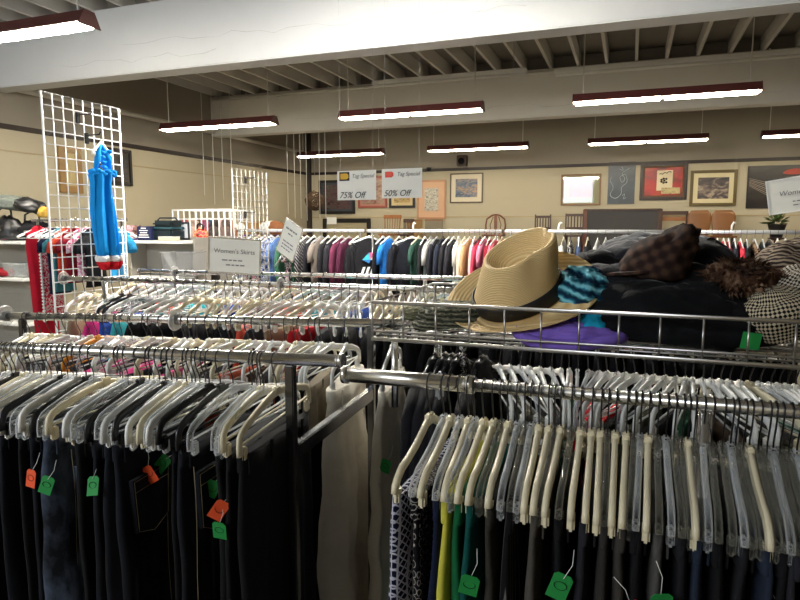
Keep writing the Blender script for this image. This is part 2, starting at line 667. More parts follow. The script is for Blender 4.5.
tube_light(xat(100, 4.6) - 1.22, 4.6, 3.46, 'hanging fluorescent light with maroon housing in front of the big white beam')
tube_light(xat(100, 4.6) - 1.22 + 3.7, 4.6, 3.66, 'hanging fluorescent light above the gridwall aisle, second from the wall')
for px, lb in ((218, 'maroon hanging fluorescent light over the tall white grid, second row'), (409, 'maroon hanging fluorescent light above the discount signs, second row'), (660, 'maroon hanging fluorescent light over the hat basket, second row')):
    tube_light(xat(px, 9.45), 9.45, 3.36, lb)
for px, lb in ((340, 'distant fluorescent light near the room corner above the wreath'), (477, 'distant fluorescent light below the wall speaker trim'), (646, 'distant fluorescent light above the black scroll panel and red poster'), (830, 'distant fluorescent light above the large monochrome photograph')):
    tube_light(xat(px, 14.4), 14.4, 3.38, lb)


def white_strip(x0, x1, y, z, label):
    t = thing('ceiling_strip_light', label, 'ceiling light', ((x0 + x1) / 2, y, z), 0, 'white unlit strip lights')
    L = x1 - x0
    MB().rbox((0, 0, 0.035), (L, 0.11, 0.07), 0.012).build('housing', WHITE_PL, t)
    for s in (-0.03, 0.03):
        MB().tube([(-L / 2 + 0.02, s, -0.018), (L / 2 - 0.02, s, -0.018)], 0.016, 8).build('tube', WHITE_PL, t)
    for e in (-0.42, 0.42):
        ch = MB()
        zz = 0.07
        while zz < ZJ - z:
            ch.tube([(e * L + 0.012 * math.cos(a), 0.006 * math.sin(a), zz + 0.02 + 0.02 * math.sin(a)) for a in [k * pi / 3 for k in range(6)]], 0.003, 4, closed=True)
            zz += 0.034
        ch.build('chain', STEEL, t)


white_strip(xat(373, 10.0), xat(525, 10.0), 10.0, 3.99, 'unlit white strip light hung on chains above the discount signs')
white_strip(xat(552, 10.0), xat(552, 10.0) + 4.6, 10.0, 3.93, 'long unlit white strip light hung on chains above the red poster')

# hanging cords
k = 0
for px, y, z1, z0 in ((183, 11.5, 4.4, 2.2), (193, 11.5, 4.4, 2.2), (203, 11.5, 4.4, 2.3), (213, 11.5, 4.4, 2.1), (222, 11.5, 4.4, 2.2), (231, 11.5, 4.4, 2.2),
                      (287, 12.6, 4.5, 1.9), (294, 12.6, 4.5, 1.8), (300, 12.6, 4.5, 1.8), (306, 12.6, 4.5, 1.75), (319, 12.6, 4.5, 1.8), (325, 12.6, 4.5, 1.8)):
    k += 1
    x = xat(px, y)
    o = MB().tube([(x, y, z1 + 0.1), (x, y, z0)], 0.006, 5).build('hanging_cord', WHITE_PL)
    tag(o, 'thin pale hanging cord, %s from the side wall' % nth(k if k < 7 else k - 6) + (', near the wreath' if k > 6 else ', near the grey grid'), 'cord', 'pale cords hanging from the ceiling')


# ------------------------------------------------------------------ pictures on the walls
def picture(px0, py0, px1, py1, label, fcol, fw_, mcol, mw, art, wall='back', extra=None, name='framed_picture', cat='picture'):
    if wall == 'back':
        a, b = atY(px0, (py0 + py1) / 2, YB - 0.03), atY(px1, (py0 + py1) / 2, YB - 0.03)
        mx = (px0 + px1) / 2
        zt, zb = atY(mx, py0, YB - 0.03).z, atY(mx, py1, YB - 0.03).z
        loc, rz, W = V(((a.x + b.x) / 2, YB - 0.004, (zt + zb) / 2)), 0, b.x - a.x
    else:
        a, b = atX(px0, (py0 + py1) / 2, XL + 0.03), atX(px1, (py0 + py1) / 2, XL + 0.03)
        mx = (px0 + px1) / 2
        zt, zb = atX(mx, py0, XL + 0.03).z, atX(mx, py1, XL + 0.03).z
        loc, rz, W = V((XL + 0.004, (a.y + b.y) / 2, (zt + zb) / 2)), pi / 2, abs(b.y - a.y)
    Hh = zt - zb
    t = thing(name, label, cat, loc, rz, 'pictures on the walls')
    if fw_ > 0:
        f = MB()
        for s in (-1, 1):
            f.rbox((s * (W - fw_) / 2, -0.022, 0), (fw_, 0.04, Hh), 0.008)
            f.rbox((0, -0.022, s * (Hh - fw_) / 2), (W - 2 * fw_ + 0.002, 0.04, fw_), 0.008)
        f.build('frame', plain('frame_' + '%02x%02x%02x' % fcol, fcol, 0.4, 0, 0.2, 30), t)
    MB().box((0, -0.011, 0), (W - 2 * fw_ + 0.002, 0.016, Hh - 2 * fw_ + 0.002)).build('mat_board' if mw else 'backing_board', plain('mat_' + '%02x%02x%02x' % mcol, mcol, 0.7, 0, 0.03), t)
    aw, ah = W - 2 * fw_ - 2 * mw, Hh - 2 * fw_ - 2 * mw
    ar = MB().box((0, -0.0215, 0), (aw, 0.004, ah)).build('artwork', art, t)
    if extra:
        extra(t, aw, ah)
    return t


def mirror_glass():
    mt, nt, b, o = base_mat('picture_glass')
    gl = nt.nodes.new('ShaderNodeBsdfGlossy')
    gl.inputs['Roughness'].default_value = 0.03
    tr = nt.nodes.new('ShaderNodeBsdfTransparent')
    mx = nt.nodes.new('ShaderNodeMixShader')
    mx.inputs[0].default_value = 0.035
    nt.links.new(tr.outputs[0], mx.inputs[1])
    nt.links.new(gl.outputs[0], mx.inputs[2])
    nt.links.new(mx.outputs[0], o.inputs['Surface'])
    return mt


BK, GOLD, TAN = (24, 20, 20), (120, 92, 44), (190, 140, 104)
picture(319, 180, 355, 214, 'dark framed flower painting behind the 75% off sign', BK, 0.08, (60, 66, 74), 0.06, painting('art_flowers', [(0.3, (18, 18, 26)), (0.5, (90, 60, 66)), (0.62, (52, 78, 60)), (0.8, (150, 130, 120))], 6))
picture(358, 176, 387, 208, 'reddish framed print between the two discount signs', (150, 76, 62), 0.06, (176, 124, 108), 0.05, painting('art_red', [(0.3, (120, 60, 56)), (0.6, (170, 150, 130))], 4))
picture(389, 178, 415, 208, 'black framed landscape print behind the 50% off sign', BK, 0.07, (206, 186, 140), 0.08, painting('art_land', [(0.3, (90, 70, 40)), (0.55, (190, 160, 100)), (0.75, (120, 120, 90))], 3))
picture(417, 180, 446, 219, 'tan framed grey botanical sketch beside the 50% off sign', TAN, 0.05, (214, 172, 138), 0.17, painting('art_sketch', [(0.35, (96, 102, 104)), (0.52, (196, 190, 172)), (0.7, (208, 202, 186))], 9, 2.5))
picture(450, 173, 483, 203, 'thin framed harbour painting in blue and sand', (84, 66, 44), 0.035, (214, 204, 180), 0.12, painting('art_harbour', [(0.3, (40, 56, 76)), (0.48, (90, 104, 120)), (0.6, (176, 140, 104)), (0.75, (60, 66, 60))], 5))
picture(561, 174, 601, 205.5, 'gold framed red abstract print under glass with green mat', (126, 88, 44), 0.045, (150, 148, 112), 0.16, painting('art_abstract', [(0.32, (40, 52, 62)), (0.48, (170, 60, 40)), (0.6, (190, 110, 80)), (0.75, (60, 70, 70))], 9),
        extra=lambda t, aw, ah: MB().box((0, -0.03, 0), (aw + 0.28, 0.004, ah + 0.28)).build('glass', mirror_glass(), t))


def scroll(t, aw, ah):
    def sp(pts, r):
        out = []
        for i in range(len(pts) - 1):
            p0, p1, p2, p3 = [V((pts[max(0, min(len(pts) - 1, i + j))][0] * aw, -0.027, pts[max(0, min(len(pts) - 1, i + j))][1] * ah)) for j in (-1, 0, 1, 2)]
            for q in range(6):
                u = q / 6
                out.append(0.5 * ((2 * p1) + (p2 - p0) * u + (2 * p0 - 5 * p1 + 4 * p2 - p3) * u * u + (3 * p1 - p0 - 3 * p2 + p3) * u ** 3))
        return MB().tube(out, r, 5)
    chalk = plain('white_chalk_paint', (176, 186, 190), 0.8)
    sp([(0.28, 0.34), (0.02, 0.24), (0.12, 0.1), (0.02, 0.02), (-0.06, 0.14), (0.14, 0.2), (0.2, 0.02), (0.02, -0.1), (0.0, -0.26), (-0.2, -0.36), (-0.4, -0.28), (-0.3, -0.1), (-0.42, 0.06), (-0.36, 0.16)], 0.007).build('scroll_line', chalk, t)
    sp([(-0.1, 0.34), (0.05, 0.3), (-0.02, 0.4)], 0.005).build('scroll_line', chalk, t)
    sp([(0.05, -0.3), (0.14, -0.26), (0.1, -0.38), (0.2, -0.34)], 0.005).build('scroll_line', chalk, t)


picture(608, 162, 635, 204, 'dark slate unframed panel with a white scrolling line', BK, 0, (34, 42, 50), 0.0, painting('art_slate', [(0.3, (32, 40, 48)), (0.7, (54, 66, 74))], 4), extra=scroll)


def poster(t, aw, ah):
    cr = plain('cream_poster_panel', (214, 200, 166), 0.6, 0, 0.08, 10)
    MB().box((0.03 * aw, -0.025, 0.04 * ah), (aw * 0.42, 0.004, ah * 0.72)).build('cream_panel', cr, t)
    MB().box((0.2 * aw, -0.0275, -0.33 * ah), (aw * 0.5, 0.004, ah * 0.22)).build('still_life_strip', painting('art_table', [(0.3, (70, 74, 40)), (0.5, (200, 184, 130)), (0.7, (120, 60, 40))], 12), t)
    f = MB()
    for i in range(7):
        a = i * 0.9
        f.lathe([(0.001, -0.03), (0.035, 0), (0.001, 0.03)], 8, (0.02 * aw + 0.07 * math.cos(a) * (i > 0), -0.03, 0.03 * ah + 0.05 * math.sin(a) * (i > 0)))
    f.build('grape_motif', plain('dark_grape_ink', (44, 36, 32), 0.7), t)
    MB().tube([(-0.12 * aw + i * 0.04 * aw, -0.028, ah * (0.26 + 0.03 * math.sin(i * 2.2) + 0.012 * i)) for i in range(9)], 0.01, 5).build('script_flourish', plain('dark_grape_ink', (44, 36, 32), 0.7), t)


picture(640, 163, 687.5, 200, 'dark framed red poster with a cream centre', (34, 20, 16), 0.07, (96, 66, 40), 0.04, painting('art_poster', [(0.3, (70, 30, 18)), (0.55, (170, 30, 26)), (0.75, (150, 90, 40))], 2.2, 0.6), extra=poster)
picture(690, 170, 737, 206, 'olive gold framed misty print with wide cream mat', (96, 80, 40), 0.07, (216, 204, 164), 0.1, painting('art_misty', [(0.3, (50, 54, 56)), (0.5, (96, 84, 82)), (0.65, (176, 160, 140)), (0.8, (90, 84, 100))], 3))


def stadium(t, aw, ah):
    pale = plain('pale_print_tone', (150, 136, 122), 0.6)
    for j in range(7):
        b = MB()
        for i in range(14):
            u0, u1 = i / 14, (i + 1) / 14
            def zz(u, off):
                return ah * (0.22 - 0.26 * u - off * (0.4 + 0.6 * u))
            x0, x1 = -aw * 0.48 + u0 * aw * 0.56, -aw * 0.48 + u1 * aw * 0.56
            o0 = j * 0.075
            b.quad(V((x0, -0.0245, zz(u0, o0))), V((x1, -0.0245, zz(u1, o0))), V((x1, -0.0245, zz(u1, o0 + 0.02 + 0.01 * (j % 2)))), V((x0, -0.0245, zz(u0, o0 + 0.02 + 0.01 * (j % 2)))))
        b.build('printed_tier', pale, t)
    MB().prism([V((aw * 0.12 + 0.26 * math.cos(a), -0.026, ah * 0.32 + 0.1 * math.sin(a) * (1 if math.sin(a) > 0 else 0.3))) for a in [k * pi / 10 for k in range(20)]], (0, 0.003, 0)).build('red_dome', plain('red_dome_ink', (170, 60, 44), 0.5), t)


picture(747, 165, 826, 208, 'large dark monochrome photograph with a red dome', (30, 26, 26), 0.012, (60, 54, 50), 0.0, painting('art_photo', [(0.35, (22, 20, 20)), (0.7, (58, 52, 48))], 1.5, 0.5), extra=stadium)
picture(59, 146, 82, 193, 'wooden framed yellow picture on the side wall behind the grid', (150, 116, 66), 0.12, (186, 168, 120), 0.12, painting('art_yellow', [(0.3, (150, 130, 90)), (0.6, (196, 180, 140))], 3), 'left')
picture(97, 148, 132, 185, 'dark framed picture on the side wall beyond the blue dress', BK, 0.07, (70, 62, 54), 0.03, painting('art_dark', [(0.3, (26, 34, 30)), (0.6, (64, 60, 60)), (0.75, (110, 60, 60))], 3), 'left')
# speaker and small camera on the rear wall
q = atY(463, 161, YB)
sp_ = thing('wall_speaker', 'small brown loudspeaker high on the rear wall', 'speaker', (q.x, YB - 0.1, q.z - 0.14))
MB().rbox((0, 0, 0.14), (0.26, 0.18, 0.28), 0.015).build('cabinet', plain('brown_wood_box', (66, 46, 34), 0.5), sp_)
MB().lathe([(0.09, 0), (0.085, 0.01), (0.03, 0.004), (0.001, 0.003)], 20).xf(Matrix.Translation((0, -0.09, 0.12)) @ Matrix.Rotation(pi / 2, 4, 'X')).build('grille', BLACKF, sp_)
q = atY(429, 169, YB)
sp_ = thing('dome_camera', 'little black dome camera on the rear wall trim', 'camera', (q.x, YB - 0.06, q.z))
MB().lathe([(0.001, -0.07), (0.05, -0.05), (0.065, 0), (0.065, 0.02)], 16).build('dome', BLACK_PL, sp_)
MB().box((0, 0.03, 0.03), (0.1, 0.06, 0.03)).build('bracket', BLACK_PL, sp_)

# ------------------------------------------------------------------ furniture displayed along the rear wall
PLZ = 0.95
OAK = plain('honey_oak', (150, 96, 50), 0.45, 0, 0.2, 9)
DOAK = plain('dark_oak', (66, 40, 28), 0.45, 0, 0.2, 9)
BROWNL = plain('tan_leather', (124, 82, 44), 0.45, 0, 0.12, 8, 0.2)
pf = MB().rbox(((XL + XR) / 2 + 1.5, 15.75, PLZ / 2), (12.5, 1.3, PLZ), 0.02).build('display_platform', DOAK)
tag(pf, 'low wooden platform for furniture along the rear wall', 'platform')


def chair_at(px, label, kind, mat, y=15.6, w=0.46, top=0.98, rz=0.0):
    p = atY(px, 215, y)
    t = thing('display_chair', label, 'chair', (p.x, y, PLZ + 0.001), rz, 'chairs displayed on the platform')
    MB().rbox((0, 0, 0.44), (w, 0.44, 0.045), 0.015).build('seat', mat, t)
    for sx in (-1, 1):
        for sy in (-1, 1):
            MB().tube([(sx * w * 0.44, sy * 0.2, 0), (sx * w * 0.38, sy * 0.17, 0.42)], [0.016, 0.022], 8).build('leg', DOAK if kind == 'pad' else mat, t)
    yb = 0.19
    if kind == 'spindle':
        b = MB().rbox((0, yb + 0.04, top - 0.05), (w * 1.04, 0.03, 0.1), 0.012)
        b.build('crest_rail', mat, t)
        for i in range(7):
            x = (-0.5 + i / 6) * w * 0.9
            MB().tube([(x * 0.9, yb, 0.46), (x, yb + 0.04, top - 0.08)], [0.013 if i in (0, 6) else 0.009] * 2, 6).build('spindle', mat, t)
    elif kind == 'round':
        pts = [(-w * 0.42, yb, 0.46), (-w * 0.47, yb + .03, 0.68), (-w * 0.42, yb + .04, 0.85), (-w * 0.2, yb + .05, top - 0.02), (0, yb + .05, top), (w * 0.2, yb + .05, top - 0.02), (w * 0.42, yb + .04, 0.85), (w * 0.47, yb + .03, 0.68), (w * 0.42, yb, 0.46)]
        MB().tube(pts, 0.022, 8).build('hoop', mat, t)
        MB().rbox((0, yb + 0.03, 0.7), (0.08, 0.02, 0.5), 0.008).build('splat', mat, t)
        for s in (-1, 1):
            MB().tube([(s * 0.1, yb, 0.46), (s * 0.14, yb + .03, 0.7), (s * 0.07, yb + .05, top - 0.05)], 0.012, 6).build('spindle', mat, t)
    elif kind == 'slat':
        for s in (-1, 1):
            MB().rbox((s * w * 0.46, yb + 0.02, 0.72), (0.035, 0.035, top - 0.46), 0.006).build('post', mat, t)
        for z in (top - 0.04, 0.62):
            MB().rbox((0, yb + 0.02, z), (w * 0.9, 0.024, 0.06), 0.006).build('back_rail', mat, t)
        for i in range(5):
            MB().rbox(((-0.5 + (i + 0.5) / 5) * w * 0.85, yb + 0.02, (top + 0.62) / 2 - 0.02), (0.03, 0.016, top - 0.68), 0.004).build('slat', mat, t)
    elif kind == 'pad':
        rings = []
        for i in range(9):
            z = 0.46 + (top - 0.46) * i / 8
            ww = w * 0.5 * (0.8 + 0.2 * math.sin(i / 8 * 2.0)) * (1 if i < 7 else (0.93, 0.7)[i - 7])
            rings.append([V((ww * (abs(math.cos(a)) ** 0.5) * (1 if math.cos(a) > 0 else -1), yb + 0.04 * i / 8 + 0.035 * math.sin(a), z)) for a in [j * 2 * pi / 16 for j in range(16)]])
        MB().rings(rings).build('backrest', mat, t)
    return t


chair_at(389.5, 'oak spindle back chair under the 50% off sign', 'spindle', OAK, w=0.5, top=0.97)
chair_at(406, 'small low dark chair beside the oak spindle chair', 'spindle', DOAK, y=15.3, w=0.3, top=0.86)
chair_at(494, 'round hoop back wooden chair behind the straw hat', 'round', plain('red_brown_wood', (110, 62, 38), 0.45, 0, 0.2, 9), w=0.54, top=0.96)
chair_at(542, 'dark slatted chair beyond the straw hat', 'slat', DOAK, w=0.4, top=0.94)
chair_at(574, 'dark wooden chair with open top rail next to the headboard', 'slat', DOAK, w=0.44, top=0.98)
chair_at(700.5, 'tan leather padded chair, nearer the plaid cap', 'pad', BROWNL, w=0.5, top=1.03)
chair_at(725, 'tan leather padded chair, nearer the green plant', 'pad', BROWNL, w=0.5, top=1.03)
# headboard / sideboard
a, b = atY(585, 220, 15.9), atY(660, 220, 15.9)
t = thing('headboard', 'wide dark panelled headboard with a brown end post behind the hats', 'headboard', ((a.x + b.x) / 2, 15.9, PLZ + 0.001))
W = b.x - a.x
MB().rbox((0, 0, 0.54), (W, 0.04, 1.0), 0.01).build('panel', plain('charcoal_board', (50, 48, 48), 0.6), t)
MB().rbox((0, -0.01, 1.06), (W + 0.06, 0.09, 0.05), 0.012).build('top_rail', DOAK, t)
for s, mt in ((-1, plain('red_brown_wood', (110, 62, 38), 0.45)), (1, DOAK)):
    MB().rbox((s * W / 2, -0.01, 0.54), (0.1, 0.09, 1.08), 0.012).build('post', mt, t)
# wooden open shelf, cream panels, black mirror frame
p = atY(674, 222, 15.9)
t = thing('wooden_bench', 'light wooden bench back between the headboard and the tan chairs', 'bench', (p.x, 15.9, PLZ + 0.001))
MB().rbox((0, 0, 0.4), (0.6, 0.35, 0.05), 0.01).build('seat', OAK, t)
for z, mt in ((0.98, DOAK), (0.84, OAK)):
    MB().rbox((0, 0.15, z), (0.62, 0.03, 0.09), 0.01).build('back_rail', mt, t)
for s in (-1, 1):
    MB().rbox((s * 0.28, 0.15, 0.5), (0.05, 0.05, 1.0), 0.01).build('post', DOAK, t)
    MB().rbox((s * 0.28, -0.14, 0.2), (0.05, 0.05, 0.38), 0.01).build('leg', DOAK, t)
for px, w_, c, lb in ((415, 0.42, (150, 118, 70), 'tan board leaning on the rear wall under the botanical sketch'), (434, 0.5, (132, 124, 104), 'grey green board leaning on the rear wall under the botanical sketch')):
    p = atY(px, 220, 16.2)
    zt = atY(px, 219.5, 16.2).z
    t = thing('leaning_board', lb, 'board', (p.x, 16.2, PLZ + 0.001))
    MB().rbox((0, 0, (zt - PLZ) / 2), (w_, 0.03, zt - PLZ), 0.008).build('panel', plain('board_%02x' % c[0], c, 0.7), t)
    MB().rbox((0, -0.02, zt - PLZ - 0.02), (w_ + 0.02, 0.02, 0.03), 0.006).build('edge_strip', OAK, t)
a, b = atY(322, 225, 15.9), atY(370, 225, 15.9)
W, zt = b.x - a.x, atY(346, 218.5, 15.9).z
t = thing('mirror', 'large black framed mirror leaning near the wreath', 'mirror', ((a.x + b.x) / 2, 15.95, PLZ + 0.001))
f = MB()
hh = zt - PLZ
for s in (-1, 1):
    f.rbox((s * (W / 2 - 0.06), 0, hh / 2), (0.12, 0.05, hh), 0.012)
f.rbox((0, 0, hh - 0.06), (W - 0.24, 0.05, 0.12), 0.012).rbox((0, 0, 0.06), (W - 0.24, 0.05, 0.12), 0.012)
f.build('frame', plain('black_lacquer', (20, 18, 18), 0.3), t)
MB().box((0, 0.01, hh / 2), (W - 0.22, 0.01, hh - 0.22)).build('glass', plain('dull_mirror_glass', (176, 166, 136), 0.3, 0.4), t)
MB().box((-W / 2 + 0.3, -0.03, hh - 0.06), (0.3, 0.004, 0.2)).build('paper_note', WHITE_PL, t)
# wreath on the side wall corner
p = atY(315, 201, 15.0)
t = thing('twig_wreath', 'brown twig wreath ball hanging in the room corner', 'wreath', p)
tw = MB()
for i in range(60):
    n = V((RN.gauss(0, 1), RN.gauss(0, 1), RN.gauss(0, 1))).normalized()
    u = n.orthogonal().normalized()
    w_ = n.cross(u)
    rr = 0.2 + 0.06 * RN.random()
    tw.tube([n * 0.12 * RN.uniform(-1, 1) + (u * math.cos(k) + w_ * math.sin(k)) * rr for k in [i + j * 0.35 for j in range(9)]], 0.007, 4)
tw.build('twigs', plain('twig_brown', (92, 70, 52), 0.9, 0, 0.3), t)
MB().tube([(0, 0, 0.2), (0, 0, ZJ - p.z)], 0.004, 5).build('hanging_wire', STEEL, t)
# plant
p = atY(777, 226, 14.8)
zb_ = p.z
t = thing('potted_plant', 'leafy green potted plant on a tall stand', 'plant', (p.x, 14.8, 0))
MB().lathe([(0.2, 0), (0.2, 0.03), (0.04, 0.06), (0.04, zb_ - 0.3), (0.16, zb_ - 0.26), (0.16, zb_ - 0.24)], 16).build('stand', DOAK, t)
MB().lathe([(0.11, zb_ - 0.24), (0.17, zb_ + 0.02), (0.18, zb_ + 0.04), (0.15, zb_ + 0.02), (0.1, zb_ - 0.02)], 16).build('pot', plain('dark_pot', (40, 36, 34), 0.5), t)
lf = MB()
for i in range(90):
    a, el = RN.uniform(0, 2 * pi), RN.uniform(0.1, 1.3)
    d = V((math.cos(a) * math.cos(el), math.sin(a) * math.cos(el), math.sin(el)))
    L = RN.uniform(0.16, 0.36)
    w_ = d.cross(V((0, 0, 1))).normalized() * 0.035
    b0 = V((0, 0, zb_ + 0.02)) + d * L * 0.4
    lf.add([b0, b0 + d * L * 0.3 + w_, b0 + d * L * 0.62 + V((0, 0, -0.04)), b0 + d * L * 0.3 - w_], [(0, 1, 2, 3)])
lf.build('foliage', plain('leaf_green', (74, 92, 44), 0.6, 0, 0.4, 12), t)
# ------------------------------------------------------------------ racks
def rack(name, label, A, B, r, s=None, posts=(0.1, 0.9), square=False, ends=True, discs=(), arm_z=None, foot=True, joint=None, group=None, front_post=None, r2=None, disc_r=0.045, mat=CHROME):
    """rail from A to B (3-D points); the second rail lies s metres behind it."""
    d = (B - A)
    L = d.length
    th = math.atan2(d.y, d.x)
    t = thing(name, label, 'clothes rack', (A.x, A.y, 0), th, group)
    tilt = (B.z - A.z) / math.hypot(d.x, d.y)
    Lx = math.hypot(d.x, d.y)

    def Z(x):
        return A.z + tilt * x
    rows = [0.0] + ([s] if s else [])
    for y in rows:
        if joint and y == 0:
            MB().tube([(0, y, Z(0)), (joint, y, Z(joint))], r, 18).build('rail', CHROME, t)
            MB().tube([(joint - 0.1, y, Z(joint - .1)), (Lx, y, Z(Lx))], r2, 18).build('inner_rail', CHROME, t)
            MB().tube([(joint - 0.012, y, Z(joint)), (joint + 0.004, y, Z(joint))], r + 0.003, 18).build('collar', CHROME, t)
        else:
            MB().tube([(0, y, Z(0)), (Lx, y, Z(Lx))], r, 18).build('rail', mat, t)
        if ends:
            for x in (0, Lx):
                MB().tube([(x - 0.006, y, Z(x)), (x + 0.006, y, Z(x))], r + 0.0035, 18).build('end_cap', CHROME, t)
    for px_, row in discs:
        MB().tube([(px_ - 0.004, rows[row], Z(px_)), (px_ + 0.004, rows[row], Z(px_))], [disc_r, disc_r * 0.9], 24).build('round_divider', clear_plastic('divider_plastic', (225, 225, 220), 0.62), t)
        MB().tube([(px_ - 0.014, rows[row], Z(px_)), (px_ + 0.014, rows[row], Z(px_))], disc_r * 0.48, 16).build('divider_hub', plain('grey_hub', (120, 120, 118), 0.4), t)
    fp = posts if front_post is None else front_post
    for y in rows:
        for f in (fp if y == 0 else posts):
            x = f * Lx
            zt = Z(x) - r + 0.002
            if square:
                MB().rbox((x, y, zt / 2 + 0.03), (0.024, 0.024, zt - 0.06), 0.003).build('post', CHR_D, t)
            else:
                MB().tube([(x, y, 0.06), (x, y, zt)], 0.012, 12).build('post', CHROME, t)
            cst = MB()
            cst.tube([(x - 0.012, y, 0.032), (x + 0.012, y, 0.032)], 0.03, 14)
            cst.rbox((x, y, 0.062), (0.036, 0.03, 0.02), 0.004)
            cst.build('caster', BLACK_PL, t)
    for f in posts:
        x = f * Lx
        if s:
            MB().rbox((x, s / 2, 0.12), (0.024, s - 0.024, 0.024), 0.003).build('foot_bar', CHR_D, t)
            if arm_z:
                MB().rbox((x, s / 2, arm_z), (0.024, s - 0.024, 0.042), 0.003).build('cross_arm', CHR_D, t)
        elif foot:
            MB().rbox((x, 0, 0.085), (0.03, 0.5, 0.03), 0.006).build('foot_bar', CHR_D, t)
    if len(posts) > 1:
        x0, x1 = posts[0] * Lx, posts[-1] * Lx
        MB().tube([(x0, (s or 0) / 2, 0.12), (x1, (s or 0) / 2, 0.12)], 0.011, 10).build('base_bar', CHROME, t)
    n = V((-math.sin(th), math.cos(th), 0))
    return t, th, n


# ------------------------------------------------------------------ hangers (origin on the rail axis, hanger in the local Y-Z plane)
def hook_mb(rb, drop=0.09):
    R_ = rb + 0.0024
    pts = []
    for k in range(13):
        a = math.radians(-15 + k * 15.5)
        pts.append((0, R_ * math.cos(a), R_ * math.sin(a)))
    pts += [(0, -R_ * 1.0, -0.012), (0, -R_ * 0.75, -0.03), (0, -0.004, -0.048), (0, 0, -0.06), (0, 0, -drop)]
    return MB().tube(pts, 0.0017, 6)


def sym(half):
    return [(-a, b) for a, b in reversed(half[1:])] + half


P_CLIP = sym([(0, -.088), (.03, -.09), (.07, -.098), (.12, -.112), (.155, -.122), (.176, -.13), (.187, -.142), (.19, -.16), (.19, -.182)])
P_LONG = sym([(0, -.084), (.02, -.086), (.04, -.096), (.08, -.114), (.125, -.128), (.15, -.134), (.17, -.146), (.182, -.158), (.186, -.172)])
P_SHIRT = sym([(0, -.07), (.03, -.073), (.06, -.084), (.12, -.106), (.18, -.126), (.205, -.137), (.213, -.146)])


def body_mb(path, w, h, rod=None, clips=False):
    m_ = MB().sweep_yz(path, w, h)
    m_.rbox((0, 0, path[len(path) // 2][1] + 0.004), (w * 1.25, 0.03, h * 1.35), 0.003)
    if rod:
        m_.tube([(0, -rod[0], rod[1]), (0, rod[0], rod[1])], 0.0028, 6)
    return m_


def clip_mb(z, w=0.013):
    m_ = MB()
    m_.rbox((0, 0, z + 0.004), (w, 0.022, 0.034), 0.004)
    for sx in ():
        m_.add([V((sx * (0.0012 + (w / 2 if k == 0 else 0.001 if k == 2 else w / 2 - .001)), sy * 0.012, z + (0.02, 0.004, -0.022)[k])) for k in range(3) for sy in (-1, 1)] +
               [V((sx * (0.0012 + (w / 2 - .003 if k == 0 else 0.0 if k == 2 else 0.001)), sy * 0.012, z + (0.02, 0.004, -0.022)[k])) for k in range(3) for sy in (-1, 1)],
               [(0, 1, 3, 2), (2, 3, 5, 4), (6, 8, 9, 7), (8, 10, 11, 9), (0, 6, 7, 1), (4, 5, 11, 10), (0, 2, 8, 6), (2, 4, 10, 8), (1, 7, 9, 3), (3, 9, 11, 5)])
    m_.tube([(0, -0.006, z + 0.006), (0, 0.006, z + 0.006)], 0.004, 8)
    return m_


ME = {}


def me(key, fn):
    if key not in ME:
        ME[key] = fn().mesh(key)
    return ME[key]


HCOL = {'amber': plain('amber_plastic', (222, 142, 30), 0.35), 'white': WHITE_PL, 'cream': CREAM_PL, 'clear': CLEAR_PL, 'smoky': SMOKE_PL, 'black': BLACK_PL}
HWORD = {'amber': 'amber plastic', 'white': 'white plastic', 'cream': 'cream plastic', 'clear': 'clear plastic', 'smoky': 'smoky clear plastic', 'black': 'black plastic'}


def hanger(style, col, rb, p, rz, label, group, detail=True, rx=0.0):
    nm = {'clip': 'trouser_hanger', 'long': 'trouser_hanger', 'shirt': 'shirt_hanger'}[style]
    t = thing(nm, label, 'clothes hanger', p, rz, group, (rx, 0, rz))
    mat = HCOL[col]
    path = {'clip': P_CLIP, 'long': P_LONG, 'shirt': P_SHIRT}[style]
    link('hook', me('hook_%.4f' % rb, lambda: hook_mb(rb)), WIRE, t)
    if style == 'shirt':
        link('body', me('body_shirt', lambda: body_mb(path, 0.009, 0.02, (0.2, -0.15))), mat, t)
        return t
    if style == 'clip':
        link('body', me('body_clip', lambda: body_mb(path, 0.0095, 0.019, (0.186, -0.158))), mat, t)
    else:
        link('body', me('body_long', lambda: body_mb(path, 0.0115, 0.017)), mat, t)
    if detail:
        zc = -0.186 if style == 'clip' else -0.182
        for s in (-1, 1):
            link('clip', me('clip', lambda: clip_mb(0)), mat, t, (0, s * 0.173, zc))
    return t


# ------------------------------------------------------------------ garments
def trousers_mesh(w, th, L, seed, z0=0.0, legs=True, flare=0.0, n=40, nz=22, wav=1.0):
    rings = []
    for i in range(nz + 1):
        u = i / nz
        z = z0 - L * u
        ww = w / 2 * (0.95 + 0.07 * min(1, u * 5) - 0.05 * u + flare * u)
        tt = th / 2 * (0.75 + 0.5 * min(1, u * 6))
        ring = []
        for j in range(n):
            a = 2 * pi * j / n
            cy, cx = math.cos(a), math.sin(a)
            y = ww * (abs(cy) ** 0.75) * (1 if cy > 0 else -1)
            prof = abs(cx) ** 0.6 * (1 if cx > 0 else -1)
            if legs and u > 0.22:
                prof *= 1 - 0.86 * math.exp(-(y / (0.016 + 0.02 * (u - 0.22))) ** 2) * min(1, (u - 0.22) * 12)
            mid = wav * 0.32 * th * min(1, 0.15 + u * 2) * (math.sin(y * 34 + seed * 1.7 + u * 1.5) + 0.7 * math.sin(y * 71 + seed * 2.9 - u * 2))
            mid += wav * th * 0.3 * (noise.noise(V((y * 9, z * 7, seed * 3.1))))
            ring.append(V((tt * prof + mid, y, z + 0.004 * math.sin(y * 20 + seed) * (1 if i == 0 else 0))))
        rings.append(ring)
    m_ = MB().rings(rings, True, True)
    return m_


